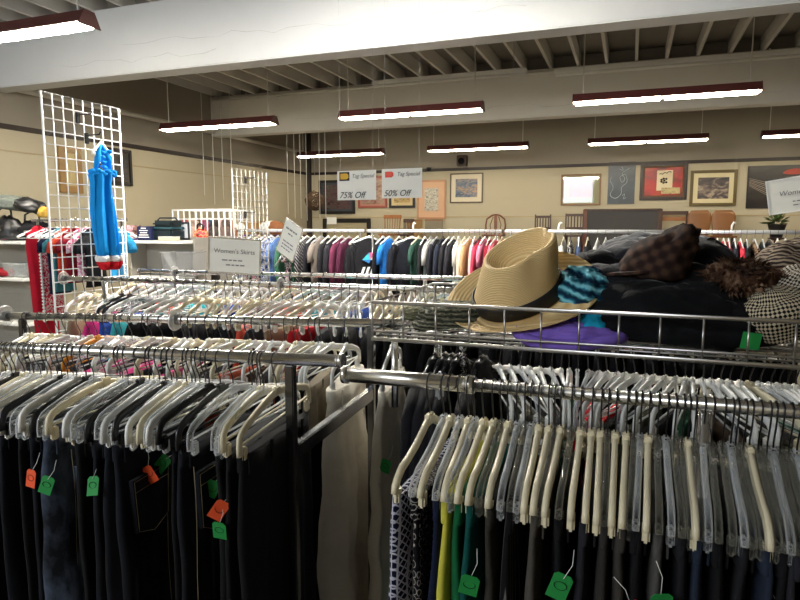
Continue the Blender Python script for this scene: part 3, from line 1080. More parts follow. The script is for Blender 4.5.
def tag_parts(parent, p, col, seed, big=1.0):
    """a price card on a short string, p = card position in the garment's frame."""
    r_ = random.Random(seed)
    w, h = 0.034 * big, 0.046 * big
    M = Matrix.Translation(p) @ Matrix.Rotation(r_.uniform(-0.5, 0.5) + 0.1, 4, 'Z') @ Matrix.Rotation(r_.uniform(-0.7, 0.7), 4, 'Y') @ Matrix.Rotation(r_.uniform(-0.25, 0.25), 4, 'X')
    c = MB()
    pts = [(-w / 2, 0, -h / 2), (w / 2, 0, -h / 2), (w / 2, 0, h / 2 - 0.006), (w / 2 - 0.006, 0, h / 2), (-w / 2 + 0.006, 0, h / 2), (-w / 2, 0, h / 2 - 0.006)]
    bend = 0.006 * r_.uniform(-1, 1)
    c.prism([V((a, bend * math.sin(z * 60), z)) for a, _, z in pts], (0, -0.0012, 0)).xf(M)
    o = c.build('price_tag', col, parent)
    s = MB().tube([M @ V((0, 0, h / 2 - 0.006)), M @ V((0.006, 0.01, h / 2 + 0.018)), M @ V((0.0, 0.022, h / 2 + 0.04))], 0.0007, 4)
    s.build('tag_string', WHITE_PL, o)
    if big >= 1:
        MB().tube([M @ V((0.011 * math.cos(k * pi / 5), -0.0016, 0.008 * math.sin(k * pi / 5) + 0.002)) for k in range(10)], 0.0009, 4, closed=True).build('printed_mark', plain('dark_green_print', (10, 70, 34), 0.7) if col is GREEN else plain('dark_orange_print', (150, 40, 20), 0.7), o)


def shirt_mb(sleeve, L, seed, hw=0.2):
    r_ = random.Random(seed)
    rings = []
    n = 24
    prof = [(-0.066, 0.055, 0.025), (-0.085, 0.085, 0.03), (-0.115, 0.15, 0.034), (-0.14, hw, 0.04), (-0.2, hw + 0.012, 0.045), (-0.32, hw + 0.004, 0.05), (-0.45, hw, 0.052), (-L, hw + 0.01, 0.055)]
    for i, (z, ww, tt) in enumerate(prof):
        ring = []
        for j in range(n):
            a = 2 * pi * j / n
            cy, cx = math.cos(a), math.sin(a)
            y = ww * abs(cy) ** 0.8 * (1 if cy > 0 else -1)
            f = 0.012 * math.sin(y * 40 + seed + z * 4) * min(1, i / 4)
            ring.append(V((tt / 2 * abs(cx) ** 0.7 * (1 if cx > 0 else -1) + f, y, z)))
        rings.append(ring)
    m_ = MB().rings(rings)
    if sleeve:
        for s in (-1, 1):
            e = sleeve
            pts = [V((0, s * (hw - 0.03), -0.145)), V((0.004, s * (hw + 0.025), -0.2)), V((0.01 * r_.uniform(-1, 1), s * (hw + 0.055), -0.16 - e * 0.5)), V((0.02 * r_.uniform(-1, 1), s * (hw + 0.05), -0.16 - e))]
            k0 = len(m_.v)
            m_.tube(pts, [0.05, 0.055, 0.048, 0.04 if e > 0.3 else 0.058], 10)
            for v in m_.v[k0:]:
                v.x *= 0.5
    return m_


def skirt_mb(w, L, seed, fl=0.25):
    return trousers_mesh(w, 0.05, L, seed, 0.0, False, fl, 36, 12, 1.2)


# ------------------------------------------------------------------ RACK 1: the near jeans rack
ZR = H - 0.33


def vplane(px, py, B, ang):
    d = ray(px, py)
    n = V((-math.sin(ang), math.cos(ang), 0))
    return CAM + d * (n.dot(B - CAM) / n.dot(d))


B1 = atZ(341.5, 361, ZR)
A1 = vplane(0, 347.5, B1, math.radians(3.2))
th1 = math.atan2(B1.y - A1.y, B1.x - A1.x)
n1 = V((-math.sin(th1), math.cos(th1), 0))
S1 = 0.6
A1 = on_line(A1 + n1 * S1, B1 + n1 * S1, 2) - n1 * S1
Lx1 = math.hypot(B1.x - A1.x, B1.y - A1.y)
fpost = (on_line(A1, B1, 290) - A1).length / Lx1
dv = on_line(A1 + n1 * S1, B1 + n1 * S1, 176)
dl = (dv - A1 - n1 * S1).length
d0 = (on_line(A1 + n1 * S1, B1 + n1 * S1, 6) - A1 - n1 * S1).length
rack1, th1, n1 = rack('clothes_rack', 'chrome double-rail rack of dark jeans with a square post beside white trousers', A1, B1, 0.0155, S1, (0.06, fpost), True, True, ((dl, 1), (d0, 1)), ZR - 0.25)

HG = 'hangers on the jeans rack front rail'
NAVY = denim((10, 12, 18), (22, 27, 38), 'navy_denim')
BLKD = denim((8, 8, 10), (15, 16, 19), 'black_denim')
FADE = denim((12, 15, 22), (86, 98, 120), 'faded_denim')
INK = denim((9, 11, 17), (20, 25, 38), 'ink_denim')
STITCH = plain('tan_stitching', (150, 138, 108), 0.9)
hooks1 = [4, 9, 15, 22, 28, 33, 38, 46, 50, 55, 61, 66, 71, 76, 84, 92, 105, 118, 122, 127, 138, 149, 152.5, 158, 165, 170, 176, 186, 190, 195, 199, 204, 209, 219, 232, 252, 255.5, 260, 263.5, 275]
cols1 = ['white', 'clear', 'black', 'cream', 'clear', 'white', 'clear', 'cream', 'clear', 'white', 'black', 'clear', 'clear', 'white', 'black', 'clear', 'cream', 'cream', 'white', 'clear',
         'black', 'clear', 'white', 'clear', 'black', 'clear', 'white', 'cream', 'clear', 'clear', 'white', 'clear', 'black', 'black', 'clear', 'clear', 'clear', 'cream', 'clear', 'cream']
PLAINT = {}


def trouser(p, rz, mat, label, w=0.36, th=0.03, L=0.98, seed=0, z=-0.196, cat='trousers', name='trousers', band=True, pockets=(), tags=(), group=None, legs=True, flare=0.0, stitch=None, loops=True, share=None):
    key = share
    if key and key in ME:
        mesh = ME[key]
    else:
        mesh = trousers_mesh(w, th, L, seed, z, legs, flare).mesh('trousers')
        if key:
            ME[key] = mesh
    t = thing(name, label, cat, p, rz, group)
    link('fabric', mesh, mat, t)
    if band:
        rg = []
        for zz, gr in ((z + 0.003, 0.8), (z + 0.004, 1.0), (z - 0.036, 1.0), (z - 0.038, 0.8)):
            rg.append([V(((th / 2 * 0.75 * gr + 0.003) * (abs(math.sin(a)) ** 0.6) * (1 if math.sin(a) > 0 else -1) + 0.05 * th * math.sin(math.cos(a) * 6 + seed), w / 2 * 0.965 * abs(math.cos(a)) ** 0.75 * (1 if math.cos(a) > 0 else -1), zz)) for a in [j * 2 * pi / 32 for j in range(32)]])
        MB().rings(rg).build('waistband', mat, t)
        if loops:
            for yy in (-0.43, -0.15, 0.3):
                MB().rbox((th / 2 * 0.75 + 0.006, yy * w, z - 0.018), (0.004, 0.011, 0.05), 0.001).build('belt_loop', mat, t)
    for (yc, zc, pw, ph) in pockets:
        xo = th * 0.85 + 0.006
        poly = [(-pw / 2, ph / 2), (pw / 2, ph / 2), (pw / 2 * 0.86, -ph * 0.36), (0, -ph / 2), (-pw / 2 * 0.86, -ph * 0.36)]
        pk = MB().prism([V((xo, yc + a, zc + b)) for a, b in poly], (-0.012, 0, 0)).build('back_pocket', mat, t)
        loop = [V((xo + 0.0008, yc + a * 0.93, zc + b * 0.94)) for a, b in poly]
        MB().tube(loop, 0.0011, 4, closed=True).build('stitching', STITCH, pk)
        MB().tube([V((xo + 0.0008, yc - pw * 0.44, zc + ph * 0.3)), V((xo + 0.0008, yc + pw * 0.44, zc + ph * 0.3))], 0.0009, 4).build('stitching', STITCH, pk)
    if stitch:
        xo = th * 0.7 + 0.004
        MB().tube([V((xo, stitch + 0.004 * math.sin(k), z - 0.04 - k * 0.07)) for k in range(12)], 0.0011, 4).build('seam', STITCH, t)
    for (yy, zz, c, sd) in tags:
        tag_parts(t, V((th * 0.3 if yy < -w * .3 else th * .9 + .012, min(yy, -w / 2 - .008) if yy < -w * .3 else yy, zz)), c, sd)
    return t


def wob(i, a=2.2):
    return math.radians(a) * math.sin(i * 0.55 + 0.8)


N1 = len(hooks1)
for i, px in enumerate(hooks1):
    p = on_line(A1, B1, px)
    k = N1 - i
    sw = math.radians(3.0) * math.sin(i * 2.3)
    hanger('clip', cols1[i], 0.0155, p, th1 + wob(i) + math.radians(1.5) * math.sin(i * 3.1), '%s trouser hanger, %s along the jeans rail counted from the square post' % (HWORD[cols1[i]], nth(k)), HG, True, sw)
jeans = [  # (hook px, material, description, width, thickness, pockets, tags, seam)
    (15, BLKD, 'black jeans', .36, .02, (), (), None),
    (33, INK, 'ink blue jeans', .36, .02, (), (), None),
    (50, NAVY, 'navy jeans', .36, .022, (), (), None),
    (66, BLKD, 'black jeans', .36, .022, (), (), None),
    (76, INK, 'ink blue jeans with an orange tag', .36, .03, (), ((-.18, -.30, ORANGE, 3),), -0.1),
    (92, FADE, 'whisker faded blue jeans with a green tag', .37, .045, ((-.06, -.36, .13, .15),), ((-.185, -.31, GREEN, 5),), -0.13),
    (122, BLKD, 'black jeans', .36, .03, (), (), None),
    (138, INK, 'ink blue jeans with a green tag', .36, .03, (), ((-.18, -.30, GREEN, 9),), -.13),
    (149, NAVY, 'navy jeans with a front seam', .36, .03, (), (), -.14),
    (158, INK, 'dark jeans with a stitched back pocket and two tags', .385, .035, ((-.095, -.37, .145, .165),), ((-.11, -.29, ORANGE, 4), (-.06, -.28, GREEN, 8)), -.03),
    (209, BLKD, 'black jeans', .33, .02, (), (), None),
    (219, NAVY, 'navy jeans with a narrow pocket and a green tag', .37, .03, ((-.1, -.34, .1, .17),), ((-.11, -.31, GREEN, 6),), -.16),
    (252, BLKD, 'plain black trousers with an orange and a green tag', .37, .03, (), ((-.17, -.32, ORANGE, 2), (-.12, -.37, GREEN, 11)), None),
    (263.5, BLKD, 'plain black trousers', .37, .026, (), (), None),
    (275, BLKD, 'plain black trousers beside the jeans rack upright', .37, .03, (), (), None)]
for k, (px, mt, lb, w, th, pk, tg, st) in enumerate(jeans):
    i = min(range(N1), key=lambda q: abs(hooks1[q] - px))
    p = on_line(A1, B1, hooks1[i])
    trouser(p, th1 + wob(i), mt, lb + ', %s from the square post' % nth(len(jeans) - k), w, th, 1.0, k * 1.3, pockets=pk, tags=tg, stitch=st)
# pairs on the remaining hangers of the front rail hang shorter and sit behind
# back rail of rack 1
A1b, B1b = A1 + n1 * S1, B1 + n1 * S1
DARKS = [cloth(c) for c in ('1a1a1e', '24242a', '202838', '2c2a28', '383430', '141418')]
back1 = [(22 + i * 9.3 + RN.uniform(-3, 3)) for i in range(34)]
GARC = [('wine red trousers', '6e1420'), ('bright pink trousers', 'c23a7c'), ('black trousers', '17171a'), ('charcoal trousers', '2e2e32'), ('teal trousers', '2c7a70'), ('brown trousers', '5a4434'), ('navy trousers', '1e2438'), ('rust trousers', 'a04a30')]
NB = len(back1)
for i, px in enumerate(back1):
    p = on_line(A1b, B1b, px)
    c = RN.choice(['white'] * 5 + ['cream'] * 4 + ['clear'] * 3)
    c = 'amber' if i == 8 else c
    lab = '%s hanger, %s along the jeans rack rear rail from its round end divider' % (HWORD[c], nth(i + 1))
    hanger('clip', c, 0.0155, p, th1 + wob(i * 1.3, 14), lab, 'hangers on the jeans rack rear rail', True, RN.uniform(-.07, .07))
    if i % 2 == 0:
        lb, cc = (GARC[2] if RN.random() < 0.35 else RN.choice(GARC))
        trouser(p, th1 + wob(i * 1.3, 14), cloth(cc), lb + ', %s along the jeans rack rear rail from its round end divider' % nth(i // 2 + 1), .34, .02, .95, i % 4, band=False, share='tb%d' % (i % 4))
# white trousers at the end of the rear rail
WTR = cloth('d8d2c4', 'off_white_cloth')
WTR2 = cloth('cfc9bc', 'ivory_cloth')
for px, mt, lb, w, tg in ((386, WTR2, 'ivory wide trousers hanging beyond the rear square post', .36, ()), (374, WTR, 'off-white wide leg trousers hanging just before the rear square post', .37, ((-.17, -.5, GREEN, 21),)), (366, cloth('8a8070', 'khaki_cloth'), 'khaki folded trousers beside the off-white trousers', .3, ())):
    pass
for q, (u, mt, lb, w, th_, L_, tg) in enumerate(((fpost + .042, WTR2, 'ivory trousers hanging at the very end of the rear rail', .4, .05, 1.06, ((-.195, -.42, GREEN, 21),)), (fpost - .052, WTR, 'off-white wide leg trousers hanging next to the rear square post', .42, .07, 1.06, ()), (fpost - .105, cloth('7c7262', 'khaki_cloth'), 'short khaki trousers folded over a hanger on the rear rail', .34, .04, .2, ()))):
    p = A1b + (B1b - A1b) * u
    hanger('clip', 'white', 0.0155, p, th1 + math.radians(8), 'white plastic trouser hanger holding the %s' % lb.split(' hanging')[0].split(' on ')[0], 'hangers on the jeans rack rear rail')
    trouser(p, th1 + math.radians(8), mt, lb, w, th_, L_, q + 2.2, tags=tg, flare=0.08, legs=L_ > .5)

# ------------------------------------------------------------------ RACK 3: the near rack with the hat basket
A3 = atZ(346, 374.5, ZR)
B3 = vplane(800, 412, A3, 0.0)
B3 = B3 + (B3 - A3).normalized() * 0.85
L3 = (B3 - A3).length
j3 = (on_line(A3, B3, 472) - A3).length
S3 = 0.55
f437 = (on_line(A3 + V((0, S3, 0)), B3 + V((0, S3, 0)), 438).x - A3.x) / L3
rack3, th3, n3 = rack('clothes_rack', 'chrome double-rail rack of trousers carrying the wire hat basket', A3, B3, 0.0165, S3, (f437, 0.95), False, True, (), None, True, j3, None, (0.42, 0.97), 0.013)
hooks3 = [430, 444, 451, 460, 469, 475, 484, 494, 502, 509, 518, 526, 532, 540, 550, 556, 562, 573, 582, 593, 602, 609, 617, 628, 636, 642, 650, 659, 668, 676, 684, 690, 696, 705, 714, 725, 733, 738, 746, 752, 761, 770, 776, 783, 792, 800]
cols3 = ['cream', 'clear', 'cream', 'clear', 'cream', 'clear', 'cream', 'cream', 'smoky', 'cream', 'clear', 'smoky', 'clear', 'cream', 'cream', 'smoky', 'cream', 'smoky', 'cream', 'cream', 'cream', 'smoky', 'cream', 'cream',
         'smoky', 'clear', 'cream', 'smoky', 'clear', 'smoky', 'smoky', 'cream', 'smoky', 'clear', 'smoky', 'smoky', 'clear', 'smoky', 'smoky', 'cream', 'smoky', 'smoky', 'clear', 'smoky', 'smoky', 'clear']
PATN = pattern('navy_lattice_print', 'lattice', (13, 17, 40), (176, 176, 190), 84)
PATS = pattern('black_spiral_print', 'spiral', (14, 14, 18), (150, 144, 138), 56)
PATP = pattern('black_pinstripe', 'pin', (13, 13, 16), (96, 92, 90), 22)
g3 = {430: (PATN, 'navy trousers with white lattice print', ()), 444: (PATS, 'black trousers with pale spiral print', ()), 460: (cloth('141c34', 'midnight_cloth'), 'midnight blue trousers', ()),
      469: (cloth('c8c24a', 'lime_cloth'), 'lime yellow trousers', ()), 484: (cloth('0f5a34', 'bottle_green_cloth'), 'bottle green trousers', ()), 494: (cloth('0c4c48', 'deep_teal_cloth'), 'deep teal trousers with a red and a green tag', ((-.2, -.315, GREEN, 33),)),
      509: (cloth('33302a', 'olive_cloth'), 'dark olive trousers', ()), 526: (PATP, 'black pinstripe trousers', ()), 550: (cloth('4a4640', 'taupe_cloth'), 'taupe trousers', ()),
      573: (BLACKF, 'black trousers with a big green tag', ((-.2, -.285, GREEN, 35),)), 593: (DARKS[1], 'charcoal trousers', ()), 609: (DARKS[3], 'dark brown trousers', ()), 628: (DARKS[4], 'grey brown trousers with loose waistband', ()), 642: (BLACKF, 'black trousers', ((-.2, -.31, ORANGE, 37),)),
      659: (cloth('4c4a48', 'slate_cloth'), 'slate grey trousers with two green tags', ((-.205, -.28, GREEN, 38), (-.19, -.325, GREEN, 39))), 676: (DARKS[0], 'black trousers', ()), 696: (DARKS[2], 'dark navy trousers', ()),
      714: (BLACKF, 'black trousers', ()), 733: (DARKS[0], 'black trousers', ()), 752: (DARKS[2], 'dark navy trousers', ()), 770: (BLACKF, 'black trousers', ((-.2, -.3, ORANGE, 41),)), 783: (DARKS[1], 'charcoal trousers', ()), 800: (BLACKF, 'black trousers', ())}
q = 0
for i, px in enumerate(hooks3):
    p = on_line(A3, B3, px)
    c = cols3[i]
    rz = th3 + math.radians(1.6) * math.sin(i * 0.7) + math.radians(-3 if i < 3 else 0)
    hanger('long', c, 0.013 if px > 472 else 0.0165, p, rz, '%s hanger, %s along the basket rack front rail from its outer end' % (HWORD[c], nth(i + 1)), 'hangers on the basket rack front rail')
    if px in g3:
        q += 1
        mt, lb, tg = g3[px]
        trouser(p, rz, mt, lb + ', %s along the basket rack rail' % nth(q), .385, .026 if px > 430 else .034, .95, i * .9, z=-.178, tags=tg, loops=px > 540, band=px > 440)
# rear rail of rack 3: clip hangers close under the basket
A3b, B3b = A3 + n3 * S3, B3 + n3 * S3
px = 500.0
i = 0
CL = [('black skirt', '101012'), ('olive skirt', '3c3a2c'), ('charcoal skirt', '1e1e20'), ('green skirt', '184a34'), ('black skirt', '141416'), ('brown skirt', '4a382a')]
while px < 800:
    p = on_line(A3b, B3b, px)
    c = RN.choice(['white'] * 8 + ['clear'] * 2 + ['cream'])
    rz = th3 + math.radians(24) * math.sin(px * 0.026 + 0.6) + math.radians(RN.uniform(-5, 5))
    hanger('clip', c, 0.0155, p - V((0, 0, 0.005)), rz, '%s clip hanger under the basket, %s along the rear rail from the slim post' % (HWORD[c], nth(i + 1)), 'hangers under the hat basket')
    if i % 2 == 1:
        lb, cc = CL[(i // 2) % 6] if i not in (9, 11) else ('crimson red skirt', 'b01420')
        trouser(p, rz, cloth(cc), '%s under the basket, %s hung along the rear rail' % (lb, nth(i // 2 + 1)), .34, .03, .6, i % 3, cat='skirt', name='skirt', band=False, legs=False, flare=.25, share='sk%d' % (i % 3))
    i += 1
    px += RN.uniform(7.5, 11.5)
for k, (px, cc, lb) in enumerate(((436, '101014', 'black coat hanging on the rear rail close to the white trousers'), (445, '18181c', 'black jacket on the rear rail before the slim post'), (452, '121214', 'black cardigan on the rear rail at the slim post'), (482, '141418', 'black blouse on the rear rail past the teal garment'), (459, '16161a', 'black sweater behind the patterned beaded belt'))):
    p = on_line(A3b, B3b, px)
    hanger('shirt', 'black', 0.0155, p, th3, 'black plastic hanger holding the %s' % lb.split(' on ')[0].split(' hanging')[0].split(' behind')[0], 'hangers on the basket rack rear rail')
    o = link({'coat': 'coat'}.get(lb.split()[1], lb.split()[1]), me('shirt_l%d' % (k % 2), lambda: shirt_mb(0.42, 0.75, k)), cloth(cc), None, p, (0, 0, th3))
    tag(o, lb, lb.split()[1])
# thin patterned belt and teal garment seen through the gap
p = on_line(A3b, B3b, 465)
bt = MB()
for j in range(26):
    bt.lathe([(0.001, -0.012), (0.011, -0.006), (0.012, 0.004), (0.001, 0.012)], 10, (p.x, p.y - 0.02, ZR - 0.03 - j * 0.024))
bt.tube([(p.x, p.y - 0.02, ZR - 0.02), (p.x, p.y - 0.02, ZR - 0.65)], 0.003, 6)
tag(bt.build('beaded_belt', pattern('black_white_bead', 'floral', (20, 20, 20), (210, 205, 200), 90, (40, 30, 30))), 'black and white beaded belt dangling from the rear rail', 'belt')
p = on_line(A3b, B3b, 476)
trouser(p, th3, cloth('4e9a8a', 'sea_green_cloth'), 'sea green trousers edge-on beside the beaded belt', .34, .02, .9, 3, band=False, name='trousers')
# bracket
p = on_line(A3, B3, 437)
MB().rbox((p.x - A3.x, 0.02, p.z - 0.012), (0.016, 0.022, 0.06), 0.006).build('bracket', plain('grey_bracket', (150, 156, 164), 0.3, 0.4), rack3)

# ------------------------------------------------------------------ RACK 2: the skirts rack
ZR2 = H - 0.275
B2 = atZ(440, 289.5, ZR2)
A2 = vplane(64, 278, B2, math.radians(1.0))
B2 = on_line(A2, B2, 815)
th2 = math.atan2(B2.y - A2.y, B2.x - A2.x)
S2 = 0.56
n2 = V((-math.sin(th2), math.cos(th2), 0))
A2b, B2b = A2 + n2 * S2, B2 + n2 * S2
dd = [((on_line(A2, B2, 64) - A2).length, 0), ((on_line(A2, B2, 281) - A2).length, 0), ((on_line(A2b, B2b, 175) - A2b).length, 1)]
rack2, th2, n2 = rack('clothes_rack', 'chrome double-rail rack of skirts carrying the skirts sign', A2, B2, 0.0125, S2, (0.08, 0.94), False, True, dd, ZR2 - 0.3, disc_r=0.036)
GC2 = [('black skirt', '151518'), ('bright pink skirt', 'c83078'), ('black skirt', '151518'), ('royal blue skirt', '2a4a9a'), ('lime and teal skirt', '6aa038'), ('charcoal skirt', '2c2c30'), ('turquoise skirt', '38a0a8'), ('black skirt', '121214'), ('red skirt', 'a81c24'), ('coral red skirt', 'c8503c'), ('beige skirt', '8a7460'), ('plum skirt', '4a3060')]
SKM = [skirt_mb(.36, .55, k, .2 + .1 * k).mesh('skirt') for k in range(3)]
LSK = skirt_mb(.36, .85, 5, .1).mesh('long_skirt')


def skirt_colour(px, i):
    for x, k in ((97, 10), (112, 1), (124, 3), (134, 4), (142, 6), (238, 0), (250, 2), (266, 9), (280, 5), (300, 10), (318, 8), (335, 5)):
        if px < x:
            return GC2[k]
    return GC2[(2, 5, 0, 11, 7, 10)[i % 6]]


px, i = 84.0, 0
while px < 800:
    p = on_line(A2, B2, px)
    c = 'black' if i in (4, 5) else RN.choice(['white'] * 6 + ['cream'] * 4 + ['clear'] * 2)
    rz = th2 + math.radians(18) * math.sin(i * 0.45 + 1) + math.radians(RN.uniform(-3, 8))
    hanger('clip', c, 0.0125, p, rz, '%s hanger, %s along the skirts rack front rail from its disc end' % (HWORD[c], nth(i + 1)), 'hangers on the skirts rack front rail')
    if i % 2 == 0 or 12 < i < 18 or px > 520:
        lb, cc = skirt_colour(px, i)
        if px > 520:
            lb, cc = 'long black skirt', ('131316', '18181c', '101014')[i % 3]
        o = link('skirt', SKM[i % 3] if px < 520 else LSK, cloth(cc), None, p + V((0, 0, -.19)), (0, 0, rz))
        tag(o, '%s, %s hanger along the skirts rack front rail from the disc end' % (lb, nth(i + 1)), 'skirt', 'skirts on the skirts rack')
    i += 1
    px += RN.uniform(7.5, 12) * (1 if px < 520 else 1.5)
px, i = 130.0, 0
while px < 500:
    p = on_line(A2b, B2b, px)
    c = RN.choice(['white'] * 5 + ['clear'] * 3 + ['cream'] * 3)
    rz = th2 + math.radians(15) * math.sin(i * 0.5 + 2)
    hanger('clip', c, 0.0125, p, rz, '%s hanger, %s along the skirts rack rear rail from its disc end' % (HWORD[c], nth(i + 1)), 'hangers on the skirts rack rear rail')
    if i % 3 == 0:
        lb, cc = GC2[(i * 7) % 12]
        o = link('skirt', SKM[(i // 3) % 3], cloth(cc), None, p + V((0, 0, -.19)), (0, 0, rz))
        tag(o, '%s, %s hanger along the skirts rack rear rail' % (lb, nth(i + 1)), 'skirt', 'skirts on the skirts rack')
    i += 1
    px += RN.uniform(8, 13)

# ------------------------------------------------------------------ far racks of tops
YF_ = 7.0 - 0.55
ZF_ = 1.585
xL, xR = xat(246, YF_), xat(800, YF_) + 0.5
NRK = 4
RW = (xR - xL) / NRK
for k in range(NRK):
    a = V((xL + k * RW + 0.015, YF_, ZF_))
    b = V((xL + (k + 1) * RW - 0.015, YF_, ZF_))
    rk, _, _ = rack('clothes_rack', 'single-rail chrome rack of tops by the rear wall, %s from the wreath end' % nth(k + 1), a, b, 0.019, None, (0.04, 0.96), False, True, group='racks of tops', mat=plain('glare_whitened_chrome_rail', (222, 222, 224), 0.35, 0.35, 0.03))  # chrome rail colour whitened to carry its bright glare
    for f in (0.35,):
        x = f * RW
        MB().tube([(x, 0, ZF_), (x, 0, ZF_ + 0.06), (x + 0.015, 0, ZF_ + 0.09), (x + 0.03, 0, ZF_ + 0.08)], 0.01, 8).build('finial', WHITE_PL, rk)
SH = [shirt_mb(0.42, 0.62, 1).mesh('top'), shirt_mb(0.17, 0.6, 2).mesh('top'), shirt_mb(0.0, 0.62, 3, 0.17).mesh('top'), shirt_mb(0.42, 0.7, 4).mesh('top')]
KIND = ['sweater', 'shirt', 'sleeveless top', 'long sweater']
FL = {'floral1': pattern('floral_pink_green', 'floral', (70, 60, 80), (214, 206, 206), 26, (176, 70, 110)), 'floral2': pattern('floral_black_white', 'floral', (20, 20, 24), (210, 208, 204), 34, (30, 30, 34)), 'stripe1': pattern('stripe_grey', 'stripe', (40, 40, 46), (176, 172, 170), 7),
      'camo': pattern('animal_print', 'floral', (60, 44, 36), (150, 120, 90), 30, (30, 24, 22)), 'floral3': pattern('floral_blue', 'floral', (60, 80, 140), (206, 212, 224), 28, (120, 140, 190))}
plan = [(252, 'floral1', 'pink and green floral', 1), (259, 'floral2', 'black and white floral', 1), (265, 'floral1', 'pink floral', 0), (271, 'floral3', 'blue floral', 1), (278, '5a78b0', 'denim blue', 1), (287, '3c6650', 'dark green', 0), (294, 'floral1', 'mauve floral', 1), (301, '2c5440', 'forest green', 1),
        (307, 'stripe1', 'grey striped', 0), (314, '1c1c22', 'black', 0), (321, '8a8078', 'stone', 1), (328, '222226', 'charcoal', 0), (335, '26262c', 'charcoal', 3), (342, '5e2840', 'maroon', 0), (349, '4a1e34', 'wine', 0), (358, '1a1a1e', 'black', 2), (369, '17171b', 'black printed', 0), (383, '15151a', 'black', 0), (389, '2a7ad2', 'bright blue', 1),
        (399, '14161e', 'navy black', 3), (412, '15171f', 'dark navy badge', 0), (419, '2c4a40', 'deep green', 1), (425, '1a1a1e', 'black', 0), (431, 'b8b8b4', 'pale grey', 1), (437, '1c1c22', 'black', 0), (443, '202430', 'navy', 0), (449, '18181c', 'black', 0), (454, '24242a', 'charcoal', 0), (459, 'd8d4cc', 'white', 1),
        (465, 'cfc4b4', 'cream', 0), (470, 'a8845e', 'camel', 0), (475, 'd6a8a8', 'blush', 0), (480, 'b83c54', 'raspberry', 0), (485, 'c87890', 'rose pink', 1), (490, '7a1c2c', 'burgundy', 0), (496, 'd06a78', 'coral pink', 0), (503, '8a2438', 'crimson', 0), (512, 'e0ddd6', 'white', 1), (522, '28282c', 'charcoal', 0), (540, '30302f', 'charcoal', 0), (556, 'c0ccd0', 'pale blue', 1), (564, 'd4d4d0', 'white', 1),
        (571, 'floral2', 'black and white patterned', 2), (579, '34405a', 'slate blue', 1), (588, '202024', 'black', 0), (598, 'b0b0ae', 'grey', 1), (606, '2c2c30', 'charcoal', 0), (615, '9a9a98', 'mid grey', 1), (628, '3a3a40', 'charcoal', 0), (645, '2a2a2e', 'black', 0), (664, '24242a', 'black', 0), (684, '4a5468', 'slate', 1), (700, 'c4ccd8', 'pale blue', 1), (706, 'floral3', 'blue floral', 1), (712, '7aa0d0', 'sky blue', 1),
        (718, 'd0d4da', 'white', 1), (724, 'c43848', 'bright red', 1), (729, 'b02c40', 'red', 1), (735, '30343c', 'charcoal', 0), (741, 'd23c4c', 'scarlet', 0), (747, '22262a', 'black', 0), (755, 'camo', 'animal print', 1), (763, '1c2420', 'black green', 0), (770, '1a1a1e', 'black', 2), (778, 'e2d8c8', 'cream', 1), (786, 'd8d2c6', 'ivory', 0), (795, '2a2624', 'dark brown', 0)]
for i, (px, c, lb, kd) in enumerate(plan):
    A_, B_ = V((xL, YF_, ZF_)), V((xR, YF_, ZF_))
    p = on_line(A_, B_, px)
    hc = RN.choice(['white'] * 6 + ['clear', 'cream', 'black'])
    rz = math.radians(RN.uniform(-5, 5))
    if px in (369, 412):
        rz = math.radians(-48)
    hanger('shirt', hc, 0.019, p, rz, '%s hanger, %s along the rear racks from the wreath end' % (HWORD[hc], nth(i + 1)), 'hangers on the rear racks')
    mt = FL[c] if c in FL else cloth(c)
    nm = {0: 'sweater', 1: 'shirt', 2: 'sleeveless_top', 3: 'sweater'}[kd]
    o = link(nm, SH[kd], mt, None, p - V((0, 0, 0.022)), (0, 0, rz))
    tag(o, '%s %s, %s garment along the rear racks from the wreath end' % (lb, KIND[kd], nth(i + 1)), nm.replace('_', ' '), 'tops on the rear racks')
    if px == 369:
        x0 = 0.05
        for cc, poly in (('38b0b8', [(-.1, -.3), (-.02, -.22), (.0, -.3)]), ('d05a8c', [(-.02, -.22), (0, -.3), (.05, -.22)]), ('e0e0e0', [(.05, -.22), (0, -.3), (.1, -.3)]), ('2a6ab0', [(-.1, -.3), (0, -.3), (-.02, -.34)])):
            MB().prism([V((x0, a, b)) for a, b in poly], (0.003, 0, 0)).build('chest_print', plain('print_' + cc, tuple(int(cc[k:k + 2], 16) for k in (0, 2, 4)), 0.8), o)
        for k in range(4):
            MB().prism([V((x0, -.12 + k * .055, -.46)), V((x0, -.09 + k * .055, -.46)), V((x0, -.06 + k * .055, -.38)), V((x0, -.09 + k * .055, -.38))], (0.003, 0, 0)).build('chest_print', plain('white_print', (220, 220, 220), 0.8), o)
    elif px == 412:
        MB().prism([V((0.05, -.02 + 0.035 * math.cos(a), -.28 + 0.04 * math.sin(a))) for a in [k * pi / 6 for k in range(12)]], (0.003, 0, 0)).build('round_badge', ORANGE, o)
    elif i % 4 == 1:
        tag_parts(o, V((0.055, -0.1, -.25)), GREEN if i % 3 else ORANGE, i, 0.99)
